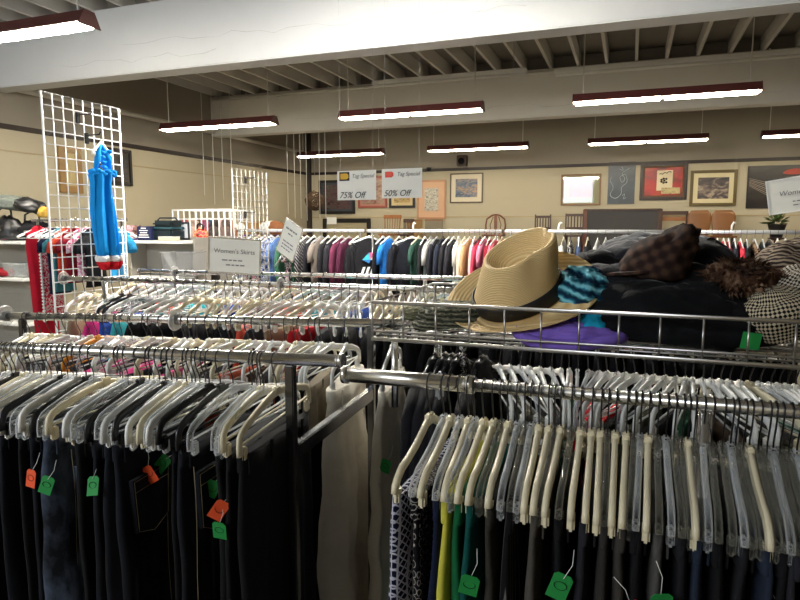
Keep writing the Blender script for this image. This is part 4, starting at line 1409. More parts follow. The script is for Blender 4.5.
# ------------------------------------------------------------------ wire basket on rack 3
YB0 = A3.y + 0.17
c0 = atY(372, 302, YB0)
zt_, zb_ = c0.z, atY(376, 341, YB0).z
BL, BD, BH = 1.72, 0.52, zt_ - zb_
bk = thing('wire_basket', 'long chrome wire basket of hats on top of the near trouser rack', 'basket', (c0.x, YB0, zb_))
MB().tube([(0, 0, BH), (BL, 0, BH), (BL, BD, BH), (0, BD, BH)], 0.0046, 8, closed=True).build('top_rim', STEEL, bk)
MB().tube([(0, 0, 0.006), (BL, 0, 0.006), (BL, BD, 0.006), (0, BD, 0.006)], 0.005, 8, closed=True).build('bottom_rim', STEEL, bk)
w = MB()
w.tube([(0, 0, BH * .26), (BL, 0, BH * .26), (BL, BD, BH * .26), (0, BD, BH * .26)], 0.0028, 6, closed=True)
nx = int(BL / 0.08)
for i in range(nx + 1):
    x = BL * i / nx
    for y in (0, BD):
        w.tube([(x, y, 0.0), (x, y, BH)], 0.0026, 6)
for i in range(1, 7):
    y = BD * i / 7
    for x in (0, BL):
        w.tube([(x, y, 0.0), (x, y, BH)], 0.0025, 6)
w.build('side_wires', STEEL, bk)
w = MB()
for i in range(nx + 1):
    w.tube([(BL * i / nx, 0, 0.002), (BL * i / nx, BD, 0.002)], 0.0024, 6)
for i in range(1, 9):
    w.tube([(0, BD * i / 9, 0.006), (BL, BD * i / 9, 0.006)], 0.0024, 6)
w.build('floor_wires', STEEL, bk)
x437 = on_line(A3b, B3b, 438).x - c0.x
for x in (x437, BL * 0.8):
    MB().tube([(x, S3 - 0.17, ZR - zb_ + 0.0185), (x, S3 - 0.17, -0.001)], 0.008, 8).build('support_peg', CHROME, bk)
    MB().tube([(x, 0.012, ZR - zb_ - 0.12), (x, 0.012, 0.0)], 0.009, 8).build('support_peg', CHROME, bk)

# ------------------------------------------------------------------ hats
def soft_mb(sx, sy, sz, seed, amp=0.12, fold=0.0, flat=0.35, n=36, m_=22):
    rings = []
    for i in range(1, m_):
        ph = pi * i / m_
        ring = []
        for j in range(n):
            a = 2 * pi * j / n + pi / 2
            d = V((math.sin(ph) * math.cos(a), math.sin(ph) * math.sin(a), -math.cos(ph)))
            q = noise.noise(d * 1.4 + V((seed * 5.1, 0, 0))) * amp + noise.noise(d * 3.6 + V((0, seed * 3.3, 0))) * amp * 0.5
            if fold:
                q += -fold * (1 - abs(noise.noise(d * 2.1 + V((seed, seed, 2))) * 2.2)) ** 3 if abs(noise.noise(d * 2.1 + V((seed, seed, 2))) * 2.2) < 1 else 0
            if fold:
                q += fold * .55 * (abs(noise.noise(d * 1.7 + V((seed * 2.3, 4, seed)))) * 2 - .4)
            p = V((d.x * sx, d.y * sy, d.z * sz)) * (1 + q)
            if p.z < -sz * flat:
                p.z = -sz * flat + (p.z + sz * flat) * 0.12
            ring.append(p)
        rings.append(ring)
    m0 = MB().rings(rings)
    m0.uvn = (n, 2 * pi * sx, pi * (sx + sz) / 2 / m_)
    return m0


def cuff_mb(sx, sy, z, r, seed):
    pts = []
    for j in range(28):
        a = 2 * pi * j / 28
        q = 1 + 0.05 * noise.noise(V((math.cos(a) * 2, math.sin(a) * 2, seed)))
        pts.append((sx * q * math.cos(a), sy * q * math.sin(a), z + 0.01 * math.sin(2 * a + seed)))
    return MB().tube(pts, r, 10, closed=True)


ZBF = zb_ + 0.009


def hat(px, py, yo, sx, sy, sz, label, mat, seed, name='knit_hat', cat='hat', rot=(0, 0, 0), amp=.12, fold=.12, flat=.4, cuff=None, extra=None):
    p = atY(px, py, YB0 + yo)
    p.z = max(p.z, ZBF + sz * flat * 1.15 + .012)
    t = thing(name, label, cat, p, 0, None, rot)
    soft_mb(sx, sy, sz, seed, amp, fold, flat).build('crown', mat, t)
    if cuff:
        cuff_mb(sx * cuff[0], sy * cuff[0], -sz * flat * cuff[1], cuff[2], seed).build('cuff', cuff[3] if len(cuff) > 3 else mat, t)
    if extra:
        extra(t)
    return t


PURP = cloth('7a60bc', 'purple_fleece')
BLK1, BLK2, BLK3 = cloth('0d0d10', 'black_wool', .12), cloth('16171c', 'black_felt', .2), cloth('0a0b0e', 'black_velvet', .12)
GREYF = cloth('3e4046', 'grey_felt', .5)
hat(455, 323, .2, .11, .09, .045, 'grey-green crochet cap lying flat under the straw hat', pattern('grey_green_crochet', 'knit', (52, 56, 46), (98, 98, 82), 28, (124, 122, 104)), 4, 'crochet_hat', cuff=(.95, .8, .014))
hat(425, 326, .26, .07, .07, .03, 'pale olive knitted cap at the basket corner', pattern('olive_crochet', 'knit', (92, 92, 70), (136, 134, 106), 26), 7, 'knit_hat')
hat(568, 346, .07, .12, .05, .028, 'purple fleece hat crumpled against the basket wires', PURP, 2, 'fleece_hat', fold=.2, cuff=(.98, .85, .014))
hat(558, 322, .2, .05, .05, .05, 'small purple cap tucked behind the purple fleece hat', cloth('5c3ea0', 'violet_fleece'), 5, 'fleece_hat', fold=.25, rot=(0, .4, 0))
hat(593, 327, .1, .04, .05, .045, 'bright blue folded cap between the purple hat and black pile', cloth('1490b4', 'bright_blue_cloth'), 8, 'folded_hat', rot=(0, .35, .3))
TEALP = pattern('teal_plaid_wool', 'knit', (14, 44, 66), (50, 124, 146), 13, (120, 190, 204))
hat(584, 296, .16, .08, .075, .07, 'teal and blue woven wool hat beside the straw hat', TEALP, 3, 'wool_hat', rot=(.2, .25, .4), fold=.22)
hat(556, 313, .27, .07, .06, .035, 'green plaid scarf end under the straw hat brim', pattern('green_plaid', 'plaid', (10, 46, 44), (20, 110, 100), 16, (40, 60, 80)), 13, 'plaid_scarf', 'scarf', fold=.2)
hat(665, 326, .14, .18, .1, .095, 'large black wool hat against the basket front wires', BLK3, 1, 'wool_hat', fold=.15, rot=(0, .12, .1))
hat(655, 290, .24, .18, .12, .055, 'flat black felt hat on top of the black wool hat', BLK2, 6, 'felt_hat', rot=(.1, .18, .15), fold=.2, cuff=(1.02, .3, .008))
hat(712, 308, .24, .16, .13, .1, 'black winter hat in the middle of the basket', BLK1, 9, 'winter_hat', rot=(0, .25, 0), fold=.2, cuff=(1.0, .6, .018))
hat(690, 338, .12, .16, .07, .05, 'black knitted cap at the bottom front of the basket', cloth('101013', 'black_knit'), 15, 'knit_hat', fold=.25)
hat(635, 262, .34, .11, .1, .06, 'charcoal felt beret behind the teal hat', cloth('24252b', 'charcoal_felt', .45), 11, 'felt_beret', rot=(.1, -.15, .2), fold=.1)
hat(632, 252, .42, .1, .09, .052, 'grey felt beret at the back of the pile', GREYF, 10, 'felt_beret', rot=(.1, -.2, 0))
hat(690, 251, .44, .085, .07, .045, 'wide charcoal wool hat behind the plaid cap', cloth('2a2b31', 'dark_wool', .4), 12, 'wool_hat', rot=(0, .1, 0))
hat(608, 266, .3, .07, .07, .04, 'black beanie with rolled edge behind the teal hat', BLK1, 14, 'beanie', rot=(0, .35, 0), cuff=(.95, .8, .016))
hat(704, 266, .32, .085, .09, .065, 'round black hat next to the plaid cap', BLK3, 16, 'round_hat', rot=(.1, .2, 0), fold=.05, cuff=(1.0, .9, .01))
FURM = pattern('brown_fur', 'fur', (24, 16, 12), (74, 50, 36), 34, (150, 120, 96))


def fur_tufts(t):
    f = MB()
    for i in range(420):
        a, ph = RN.uniform(0, 2 * pi), RN.uniform(-.3, 1.4)
        d = V((math.cos(a) * math.cos(ph), math.sin(a) * math.cos(ph), math.sin(ph)))
        b = V((d.x * .09, d.y * .08, d.z * .055)) * .97
        q = b + d * RN.uniform(.012, .026) + V((RN.uniform(-.01, .01), RN.uniform(-.01, .01), -.008))
        u = d.orthogonal().normalized() * .004
        f.add([b - u, b + u, q], [(0, 1, 2)])
    f.build('fur_tuft', FURM, t)['kind'] = 'stuff'


hat(740, 284, .2, .085, .07, .058, 'brown fur hat between the black hats and houndstooth hat', FURM, 17, 'fur_hat', amp=.2, extra=fur_tufts)
hat(738, 318, .2, .07, .06, .04, 'dusty rose wool cap below the brown fur hat', cloth('5c3c3a', 'dusty_rose_wool'), 27, 'wool_hat')


# plaid cap with a peaked crown
def plaid_cap():
    p = atY(655, 262, YB0 + .2)
    t = thing('plaid_newsboy_hat', 'brown plaid cap with a pointed crown on top of the hat pile', 'cap', p, 0, None, (0, .1, .2))
    m_ = soft_mb(.082, .08, .075, 21, .1, .12, .5)
    for v in m_.v:
        k = max(0, v.z + .01)
        v.x += k * 0.45
        v.z += max(0, v.x) * .42 * (k > 0)
    PL = pattern('brown_plaid', 'plaid', (36, 25, 22), (50, 36, 31), 12, (74, 54, 42))
    m_.build('crown', PL, t)
    b = MB()
    top, bot = [], []
    for j in range(15):
        a = -pi * .5 + pi * j / 14
        x, y = -.03 - .085 * math.cos(a), .075 * math.sin(a)
        top.append(V((x, y, -.018 - .02 * math.cos(a))))
        bot.append(V((x, y, -.024 - .02 * math.cos(a))))
    n = len(top)
    b.add(top + bot, [tuple(range(n)), tuple(reversed(range(n, 2 * n)))] + [(i, (i + 1) % n, n + (i + 1) % n, n + i) for i in range(n)])
    b.build('peak', PL, t)
    MB().lathe([(.001, -.004), (.009, 0), (.001, .005)], 10, (.05, 0, .093)).build('button', PL, t)


plaid_cap()
HND = pattern('houndstooth_wool', 'hound', (18, 17, 17), (190, 176, 150), 165)
ZIG = pattern('zigzag_wool', 'stripe', (40, 32, 28), (92, 78, 66), 34, (142, 126, 108))
hat(775, 322, .15, .085, .08, .082, 'black and cream houndstooth wool hat leaning on the basket front', HND, 18, 'houndstooth_hat', rot=(0, -.2, .1), fold=.12)
hat(800, 300, .2, .075, .07, .08, 'second houndstooth hat with a grey seam beside the first', pattern('houndstooth_fine', 'hound', (24, 22, 22), (176, 166, 150), 175), 19, 'houndstooth_hat', rot=(0, .3, 0), fold=.12, cuff=(.9, .9, .012))
hat(796, 268, .32, .11, .1, .07, 'zigzag patterned brown wool hat above the houndstooth hats', ZIG, 20, 'zigzag_hat', rot=(0, -.35, 0), cuff=(.98, .7, .012, GREYF))
p = atY(751, 341, YB0 + .03)
t = thing('price_tag', 'loose green price card under the houndstooth hat inside the basket', 'price tag', p, .15, None, (.15, .1, .1))
MB().rbox((0, 0, 0), (.036, .0016, .036), .0005).build('card', GREEN, t)

# straw fedora
def fedora():
    p = atY(521, 296, YB0 + .175)
    t = thing('straw_fedora', 'natural straw fedora with a black ribbon band on the hat basket', 'hat', p, 0, None, tuple((Matrix.Rotation(math.radians(-21), 3, 'Y') @ Matrix.Rotation(math.radians(29), 3, 'X') @ Matrix.Rotation(math.radians(64), 3, 'Z')).to_euler()))
    STRAW = bpy.data.materials.new('straw_braid')
    STRAW.use_nodes = True
    nt = STRAW.node_tree
    b = nt.nodes['Principled BSDF']
    b.inputs['Roughness'].default_value = .75
    b.inputs['Specular IOR Level'].default_value = .25
    w_ = nt.nodes.new('ShaderNodeTexWave')
    w_.bands_direction = 'Z'
    w_.inputs['Scale'].default_value = 80
    w_.inputs['Distortion'].default_value = .5
    nt.links.new(mapped(nt), w_.inputs['Vector'])
    nt.links.new(ramp(nt, w_.outputs['Fac'], [(0, (206, 172, 116)), (.5, (220, 190, 136)), (1, (228, 202, 150))]), b.inputs['Base Color'])
    bump(nt, b, w_.outputs['Fac'], .5, .004)
    n = 56
    RX, RY = .103, .122      # head opening half axes (x across, y front-back); the front is -y
    def brim(rr, th):
        a = th
        k = (rr - 1)
        x, y = RX * rr * math.cos(a), RY * rr * math.sin(a)
        x *= 1 - .08 * k
        z = .0 + .055 * k * k * abs(math.cos(a)) ** 1.5 - .02 * k * max(0, -math.sin(a)) ** 1.2 + .05 * k * max(0, math.sin(a)) ** 2
        return V((x, y, z))
    rings = []
    for rr in (1.0, 1.12, 1.28, 1.45, 1.6, 1.66):
        rings.append([brim(rr, 2 * pi * j / n) for j in range(n)])
    rings += [[q + V((0, 0, -.003)) for q in r_] for r_ in reversed(rings)]
    MB().rings(rings, False).build('brim', STRAW, t)
    rings = []
    Hc = .126
    for k in range(11):
        u = k / 10
        ring = []
        for j in range(n):
            a = 2 * pi * j / n
            ff = max(0, -math.sin(a))
            pin = 1 - .15 * u * u * (math.exp(-((a % (2 * pi) - 1.27 * pi) / .3) ** 2) + math.exp(-((a % (2 * pi) - 1.73 * pi) / .3) ** 2))
            q = (1 - .17 * u) * pin
            ring.append(V((RX * q * math.cos(a) + .026 * max(0, u - .3), RY * q * math.sin(a) - .06 * max(0, u - .3), Hc * u * (1 + .1 * ff * u - .06 * max(0, math.sin(a)) * u))))
        rings.append(ring)
    edge = rings[-1]
    for s_, dz in ((.96, .006), (.9, .006), (.8, -.004), (.66, -.018), (.5, -.027), (.3, -.031), (.1, -.032)):
        ring = []
        for j, q in enumerate(edge):
            a = 2 * pi * j / n
            ring.append(V(((q.x - .018) * s_ + .018, (q.y + .042) * s_ - .042, q.z * s_ + Hc * (1 - s_) + dz * (1.25 if dz < 0 else 1))))
        rings.append(ring)
    m_ = MB().rings(rings, False)
    k0 = len(m_.v) - n
    m_.f.append(tuple(k0 + j for j in range(n)))
    m_.sm.append(True)
    m_.build('crown', STRAW, t)
    rings = []
    for z, g in ((.001, 1.0), (.002, 1.022), (.036, 1.0), (.038, .985), (.037, .97)):
        rings.append([V((RX * g * math.cos(2 * pi * j / n), RY * g * math.sin(2 * pi * j / n) + .0015, z + .001)) for j in range(n)])
    MB().rings(rings, False).build('ribbon_band', plain('black_ribbon', (16, 15, 16), .6), t)
    bow = MB().rbox((RX * 1.02, -.01, .018), (.01, .04, .03), .004).rbox((RX * 1.04, -.01, .018), (.01, .01, .034), .003)
    bow.build('ribbon_bow', plain('black_ribbon', (16, 15, 16), .6), t)


fedora()

# ------------------------------------------------------------------ white grid panel with the blue dress
def gridwall(x, y0, y1, zt, label, mat, r, cols, nz=32, faces=()):
    t = thing('gridwall', label, 'grid panel', (x, y0, 0))
    W = y1 - y0
    zb = 0.06
    MB().tube([(0, 0, zb), (0, W, zb), (0, W, zt), (0, 0, zt)], r * 1.7, 8, closed=True).build('frame', mat, t)
    g = MB()
    for i in range(1, cols):
        g.tube([(0, W * i / cols, zb), (0, W * i / cols, zt)], r, 6)
    for k in range(1, nz):
        z = zb + (zt - zb) * k / nz
        g.tube([(r * 1.6, 0, z), (r * 1.6, W, z)], r, 6)
    g.build('wire_grid', mat, t)
    for y in (0.05, W - 0.05):
        MB().rbox((0, y, 0.03), (0.5, 0.03, 0.05), 0.006).build('foot', mat, t)
    for y, z in faces:
        f = MB().rbox((.012, y, z), (.012, .03, .07), .003)
        f.tube([(.015, y, z + .02), (.12, y, z + .02), (.13, y, z + .035)], .005, 6)
        f.build('hook', BLACK_PL, t)
    return t


GX, GY0, GY1, GZ = -3.36, 2.86, 3.47, 2.45
gridwall(GX, GY0, GY1, GZ, 'tall white wire grid panel holding the blue dress', WHITE_W, .0038, 8, 31, ((.25, GZ - .12), (.31, GZ - .24)))
q = atY(232, 168, 5.14)
gridwall(q.x, 5.14, 5.74, q.z, 'grey wire grid panel beyond the skirts sign', plain('grey_coated_wire', (150, 148, 142), .4), .0042, 8, 29, ((.2, q.z - .1), (.18, 1.75)))
# blue dress
p = atX(101, 140, GX + .1)
DRB = cloth((24, 150, 232), 'bright_blue_satin')
dz = p.z
t = thing('blue_dress', 'bright blue strappy dress with white and red hem hung on the tall white grid', 'dress', (GX + .1, p.y, dz))


def dress_ring(z, hw, ht, seed, n=60, f=.45):
    return [V((ht * math.sin(a) * (1 + f * math.sin(a * 7 + seed + z * 5) + .25 * math.sin(a * 13 + z * 9)), hw * math.cos(a) * (1 + .1 * math.sin(5 * a + seed)) + .02 * math.sin(z * 5), z)) for a in [2 * pi * j / n for j in range(n)]]


prof = [(-.2, .066, .035), (-.23, .078, .045), (-.28, .066, .04), (-.36, .072, .04), (-.46, .084, .045), (-.56, .086, .046), (-.68, .082, .046), (-.755, .08, .045)]
MB().rings([dress_ring(z, a, b, 1.0) for z, a, b in prof]).build('bodice_and_skirt', DRB, t)
for s in (-1, 1):
    MB().tube([(0, s * .06, -.2), (.01, s * .045, -.12), (.0, s * .02, -.06), (0, s * .004, -.03)], [.012, .02, .012, .008], 8).build('strap', DRB, t)
rf = MB()
for i in range(26):
    a = i / 26 * 2 * pi
    rf.lathe([(.001, -.014), (.017, -.004), (.02, .006), (.004, .014)], 8, (.048 * math.sin(a), .084 * math.cos(a), -.212 + .012 * math.sin(i * 2.1)))
for i in range(12):
    rf.lathe([(.001, -.014), (.016, -.004), (.018, .006), (.004, .014)], 8, (.02 * math.sin(i * 1.9), .03 * math.cos(i * 2.3) + .02, -.19 + .13 * i / 12))
rf.build('ruffle', DRB, t)
MB().rings([dress_ring(z, a, b, 1.0) for z, a, b in [(-.75, .083, .05), (-.765, .092, .056), (-.79, .09, .054)]]).build('white_hem', cloth('ecebe8', 'white_satin'), t)
MB().rings([dress_ring(z, a, b, 1.0) for z, a, b in [(-.788, .086, .05), (-.81, .086, .05), (-.845, .06, .04)]]).build('red_hem', cloth('c81e2a', 'red_satin'), t)
hanger('shirt', 'white', .006, V((GX + .1, p.y, dz + .05)), 0.02, 'white plastic hanger holding the blue dress', 'hangers at the grid panel').scale = (1, .38, 1)

# short rail of clothes behind the grid
YS = 3.95
a, b = atY(33, 221, YS), atY(126, 219, YS)
zs = (a.z + b.z) / 2
a.z = b.z = zs
rack('clothes_rack', 'short rail of red and pink clothes behind the tall white grid', a, b, .011, None, (.05, .95))
REDC = cloth('b81a30', 'crimson_wool')
for i, (px, c, lb, kd, L) in enumerate(((39, 'b81a30', 'long crimson coat with a hood at the end of the short rail', 'coat', 1.05), (49, 'lace', 'red dress with white lace edge next to the crimson coat', 'dress', .85), (56, '1c2038', 'navy shirt behind the tall white grid', 'shirt', .62), (62, '3e7a86', 'teal shirt behind the tall white grid', 'shirt', .6), (67, 'c4442c', 'orange red shirt behind the tall white grid', 'shirt', .5),
                                          (75, '7c1424', 'dark red shirt behind the tall white grid', 'shirt', .52), (85, 'pink', 'pink and white floral shirt behind the tall white grid', 'shirt', .5), (93, '18181c', 'black shirt behind the blue dress', 'shirt', .55), (116, '2a8cc0', 'blue shirt on the short rail past the blue dress', 'shirt', .5))):
    p = on_line(a, b, px)
    hanger('shirt', 'white', .011, p, 0.0, 'white shirt hanger holding the %s' % lb.split(' behind')[0].split(' at ')[0].split(' on ')[0].split(' next')[0], 'hangers on the short rail')
    mt = {'lace': pattern('red_white_lace', 'floral', (190, 40, 64), (226, 200, 204), 40, (200, 60, 80)), 'pink': pattern('pink_floral', 'floral', (196, 90, 130), (232, 214, 220), 30, (220, 150, 176))}.get(c) or cloth(c)
    if kd == 'coat':
        t = thing('coat', lb, 'coat', p)
        cb = shirt_mb(0, L, 3, .1)
        for v in cb.v:
            v.x *= 2.2
        cb.build('fabric', mt, t)
        soft_mb(.03, .05, .035, 3, .1, .1).build('hood', mt, t, (0, -.02, -.08))
    elif kd == 'dress':
        t = thing('dress', lb, 'dress', p)
        shirt_mb(0, L, 4, .09).build('fabric', mt, t)
        e = MB()
        for k in range(26):
            e.lathe([(.001, -.016), (.016, 0), (.001, .016)], 8, (.0, -.105, -.15 - k * .028))
        e.build('lace_edge', WHITE_PL, t)
    else:
        o = shirt_mb(.1, L, i, .1).build('shirt', mt, None, p)
        tag(o, lb, 'shirt', 'clothes on the short rail')

# ------------------------------------------------------------------ shelving on the far side
SHW = plain('white_shelf_metal', (226, 226, 222), .4)
SLAT = plain('grey_pegboard', (150, 146, 138), .7)


def shelving(x0, x1, y, shelves, top, label, depth=.42):
    t = thing('shelving_unit', label, 'shelving', ((x0 + x1) / 2, y, 0))
    W = x1 - x0
    bp = MB().box((0, depth + .015, top / 2), (W, .03, top))
    for k in range(int(top / .08)):
        bp.box((0, depth - .001, .06 + k * .08), (W - .04, .006, .006))
    bp.build('back_panel', SLAT, t)
    for s in (-1, 1):
        e = MB().box((s * (W / 2 - .01), depth * .7, top / 2), (.02, depth * .6, top))
        e.build('end_panel', SLAT, t)
    for z in shelves:
        MB().rbox((0, depth / 2, z - .02), (W - .045, depth - .012, .035), .005).build('shelf', SHW, t)
    MB().rbox((0, depth / 2, .06), (W - .05, depth, .12), .01).build('base', SHW, t)
    return t


y1 = 5.2
x1 = atY(22, 243, y1).x
z1, z2 = atY(10, 241, y1).z, atY(10, 278, y1).z
shelving(-8.7, x1, y1, (z1, z2, .5), z1 + .12, 'white shelving with black bags along the side wall', .45)


def bag(px, py, y, sx, sy, sz, label, mat, seed, strap=True, name='handbag', zbase=None, rot=(0, 0, 0)):
    p = atY(px, py, y)
    if zbase is not None:
        p.z = zbase + sz * .42 + .012
    t = thing(name, label, 'bag', p, 0, None, rot)
    soft_mb(sx, sy, sz, seed, .14, .15, .4).build('body', mat, t)
    if strap:
        MB().tube([(-sx * .5, -sy * .2, sz * .5), (-sx * .42, -sy * .2, sz * 1.3), (0, -sy * .2, sz * 1.55), (sx * .42, -sy * .2, sz * 1.3), (sx * .5, -sy * .2, sz * .5)], .012, 8).build('strap', BLACK_PL, t)
    MB().rbox((0, -sy * .93, sz * .15), (sx * .5, .012, .02), .004).build('zip_pull', STEEL, t)
    return t


LEATH = plain('black_leather', (20, 20, 22), .4, 0, .1, 10, .2)
bag(8, 224, y1 + .2, .24, .15, .2, 'black shoulder bag at the end of the top shelf', LEATH, 2, zbase=z1)
bag(34, 226, y1 + .28, .2, .13, .17, 'black soft bag beside the crimson coat on the top shelf', cloth('18181b', 'black_canvas'), 5, zbase=z1, rot=(0, 0, .3))
bag(10, 205, y1 + .22, .26, .15, .12, 'grey green folded bag lying on the black shoulder bag', cloth('5a605a', 'sage_canvas'), 7, False, rot=(0, .15, .2))
bag(30, 207, y1 + .26, .2, .16, .11, 'black bag with mustard lining on top of the pile', plain('black_leather', (20, 20, 22), .4), 9, False, rot=(0, .25, 0))
bag(44, 214, y1 + .24, .05, .08, .09, 'mustard yellow pouch at the edge of the bag pile', cloth('a8883a', 'mustard_cloth'), 12, False, 'pouch')
bag(2, 238, y1 + .12, .1, .1, .06, 'bright pink purse on the top shelf edge', cloth('d03a78', 'pink_vinyl'), 4, False, 'purse', zbase=z1)
bag(4, 272, y1 + .12, .16, .1, .07, 'dark red purse on the second shelf', cloth('8a2028', 'red_vinyl'), 6, False, 'purse', zbase=z2)


def bin_at(px, y, zb, W, D, Hh, label, mat, taper=1.1, name='storage_bin', rz=0):
    p = atY(px, 260, y)
    t = thing(name, label, 'bin', (p.x, p.y, zb + .006), rz)
    o, i_ = [], []
    b = MB()
    def sq(s, z, q):
        return [V((a * (W / 2 * s - q), c * (D / 2 * s - q), z)) for a, c in ((-1, -1), (1, -1), (1, 1), (-1, 1))]
    b.rings([sq(1, 0, 0), sq(taper, Hh, 0), sq(taper, Hh, .008), sq(1, .01, .008)], True, False)
    b.build('body', mat, t)
    MB().tube(sq(taper, Hh, -.004), .008, 6, closed=True).build('rim', mat, t)
    return t


bin_at(24, y1 + .2, z2, .34, .26, .16, 'translucent storage bin on the second shelf', clear_plastic('cloudy_bin', (200, 206, 204), .5))
y2 = 6.0
xa, xb = atY(118, 240, y2).x, atY(184, 240, y2).x
z3 = atY(150, 240.5, y2).z
shelving(xa, xb, y2, (z3, z3 - .45), z3 - .02 + .05, 'white topped shelving with a navy box and dark basket', .45)
xc = atY(214, 241, y2 + .55).x
shelving(atY(187, 241, y2 + .5).x, xc, y2 + .5, (z3 - .005, z3 - .35), z3 + .04, 'white shelving behind the skirts sign', .42)
p = atY(148, 236, y2 + .12)
t = thing('canvas_box', 'small navy fabric box with white lettering on the shelf', 'box', (p.x, p.y, z3 + .001), .1)
MB().rbox((0, 0, .085), (.2, .16, .17), .01).build('body', cloth('1c2444', 'navy_canvas'), t)
for k, w in enumerate((.07, .12, .1, .13, .15)):
    MB().rbox((0, -.0815, .145 - k * .027), (w, .003, .011), .001).build('lettering_line', WHITE_PL, t)
p = atY(165, 230, y2 + .22)
t = thing('storage_basket', 'dark teal lidded basket on the white shelf', 'basket', (p.x + .03, p.y + .02, z3 + .001), 0)
DT = plain('dark_teal_plastic', (22, 34, 40), .3)
MB().rbox((0, 0, .07), (.32, .26, .13), .02).build('body', DT, t)
MB().rbox((0, 0, .145), (.34, .28, .03), .012).build('lower_lid', plain('teal_glass_plastic', (40, 74, 84), .2), t)
MB().rbox((0, .01, .2), (.31, .25, .08), .03).build('upper_tray', DT, t)
MB().tube([(-.1, -.06, .24), (-.1, -.02, .27), (.1, .02, .27), (.1, .06, .24)], .01, 8).build('handle', DT, t)
p = atY(168, 241, y2 + .04)
t = thing('cardboard_box', 'flat cream box in front of the dark teal basket', 'box', (p.x, y2 + .06, z3 + .001))
MB().rbox((0, 0, .02), (.24, .1, .04), .004).build('body', CREAM_PL, t)
MB().rbox((0, 0, .043), (.244, .104, .006), .002).build('lid', WHITE_PL, t)
p = atY(182, 230, y2 + .3)
t = thing('photo_frame', 'dark standing photo frame at the shelf end', 'photo frame', (p.x - .02, y2 + .34, z3 + .001), .3)
f = MB()
for s in (-1, 1):
    f.rbox((s * .075, 0, .11), (.025, .02, .22), .004)
f.rbox((0, 0, .21), (.13, .02, .025), .004).rbox((0, 0, .0125), (.13, .02, .025), .004)
f.build('frame', BLACK_PL, t)
MB().box((0, .003, .11), (.13, .006, .18)).build('photo', plain('pale_photo', (180, 184, 190), .4), t)
bag(201, 234, y2 + .7, .1, .07, .1, 'red and tan gift bag on the shelf behind the skirts sign', pattern('red_tan_print', 'floral', (170, 50, 50), (210, 170, 120), 20, (200, 80, 90)), 3, True, 'gift_bag', zbase=z3)
for k, (px, c, lb) in enumerate(((124, 'a86a70', 'dusty pink plush toy on the shelf'), (131, 'c89aa0', 'pale pink plush toy on the shelf'), (138, '6c5048', 'brown plush toy on the shelf by the navy box'))):
    p = atY(px, 233, y2 + .25)
    t = thing('plush_toy', lb, 'toy', (p.x, p.y, z3 + .045))
    soft_mb(.06, .05, .07, k, .1, .05, .6).build('body', cloth(c), t)
    soft_mb(.045, .045, .045, k + 3, .08, 0, 1).build('head', cloth(c), t, (0, -.01, .085))
    for s in (-1, 1):
        soft_mb(.016, .012, .018, 1, .05, 0, 1).build('ear', cloth(c), t, (s * .035, 0, .125))
t = thing('folded_cloth', 'purple folded cloth lying on the shelf edge', 'cloth', (atY(128, 241, y2 + .1).x, y2 + .08, z3 + .001))
MB().rbox((0, 0, .014), (.26, .12, .026), .012).build('fold', cloth('6a4a9a', 'purple_cotton'), t)
bin_at(184, y2 + .1, z3 - .42, .36, .3, .28, 'grey translucent plastic bin under the skirts sign shelf', clear_plastic('cloudy_grey_bin', (190, 192, 192), .55), 1.12, rz=.2)
# white wire bin
q0, q1 = atY(173, 222, 7.0), atY(231, 222, 7.0)
W = q1.x - q0.x
zt = atY(200, 210, 7.0).z
t = thing('wire_bin', 'white wire bin of small toys near the grey grid panel', 'bin', (q0.x, 7.0, 0))
MB().tube([(0, 0, zt), (W, 0, zt), (W, .5, zt), (0, .5, zt)], .012, 8, closed=True).build('rim', WHITE_W, t)
g = MB()
for i in range(11):
    x = W * i / 10
    for y in (0, .5):
        g.tube([(x, y, .9), (x, y, zt)], .008, 6)
for z in (.9, 1.2, 1.45, zt - .12):
    g.tube([(0, 0, z), (W, 0, z), (W, .5, z), (0, .5, z)], .007, 6, closed=True)
g.build('wire_sides', WHITE_W, t)
for x in (0.01, W - .01):
    for y in (.01, .49):
        MB().tube([(x, y, 0), (x, y, .9)], .014, 8).build('leg', WHITE_W, t)
MB().rbox((W / 2, .25, .89), (W - .02, .48, .015), .004).build('floor_panel', WHITE_W, t)
for k in range(9):
    p = V((q0.x + W * (.1 + .09 * k), 7.12 + .2 * (k % 2), .9 + .62))
    cc = ('8a4a50', '5a4a44', 'b8a090', '3a5a6a', '9a5a70', 'c0a8a0', '4a4440', 'a06a50', '70605a')[k]
    t = thing('plush_toy', 'small soft toy in the white wire bin, %s from the wall end' % nth(k + 1), 'toy', p, k, 'soft toys in the wire bin')
    soft_mb(.11, .1, .13, k + 2, .15, .1, 5).build('body', cloth(cc), t)
    soft_mb(.06, .06, .06, k + 5, .1, 0, 5).build('head', cloth(cc), t, (0, 0, .15))
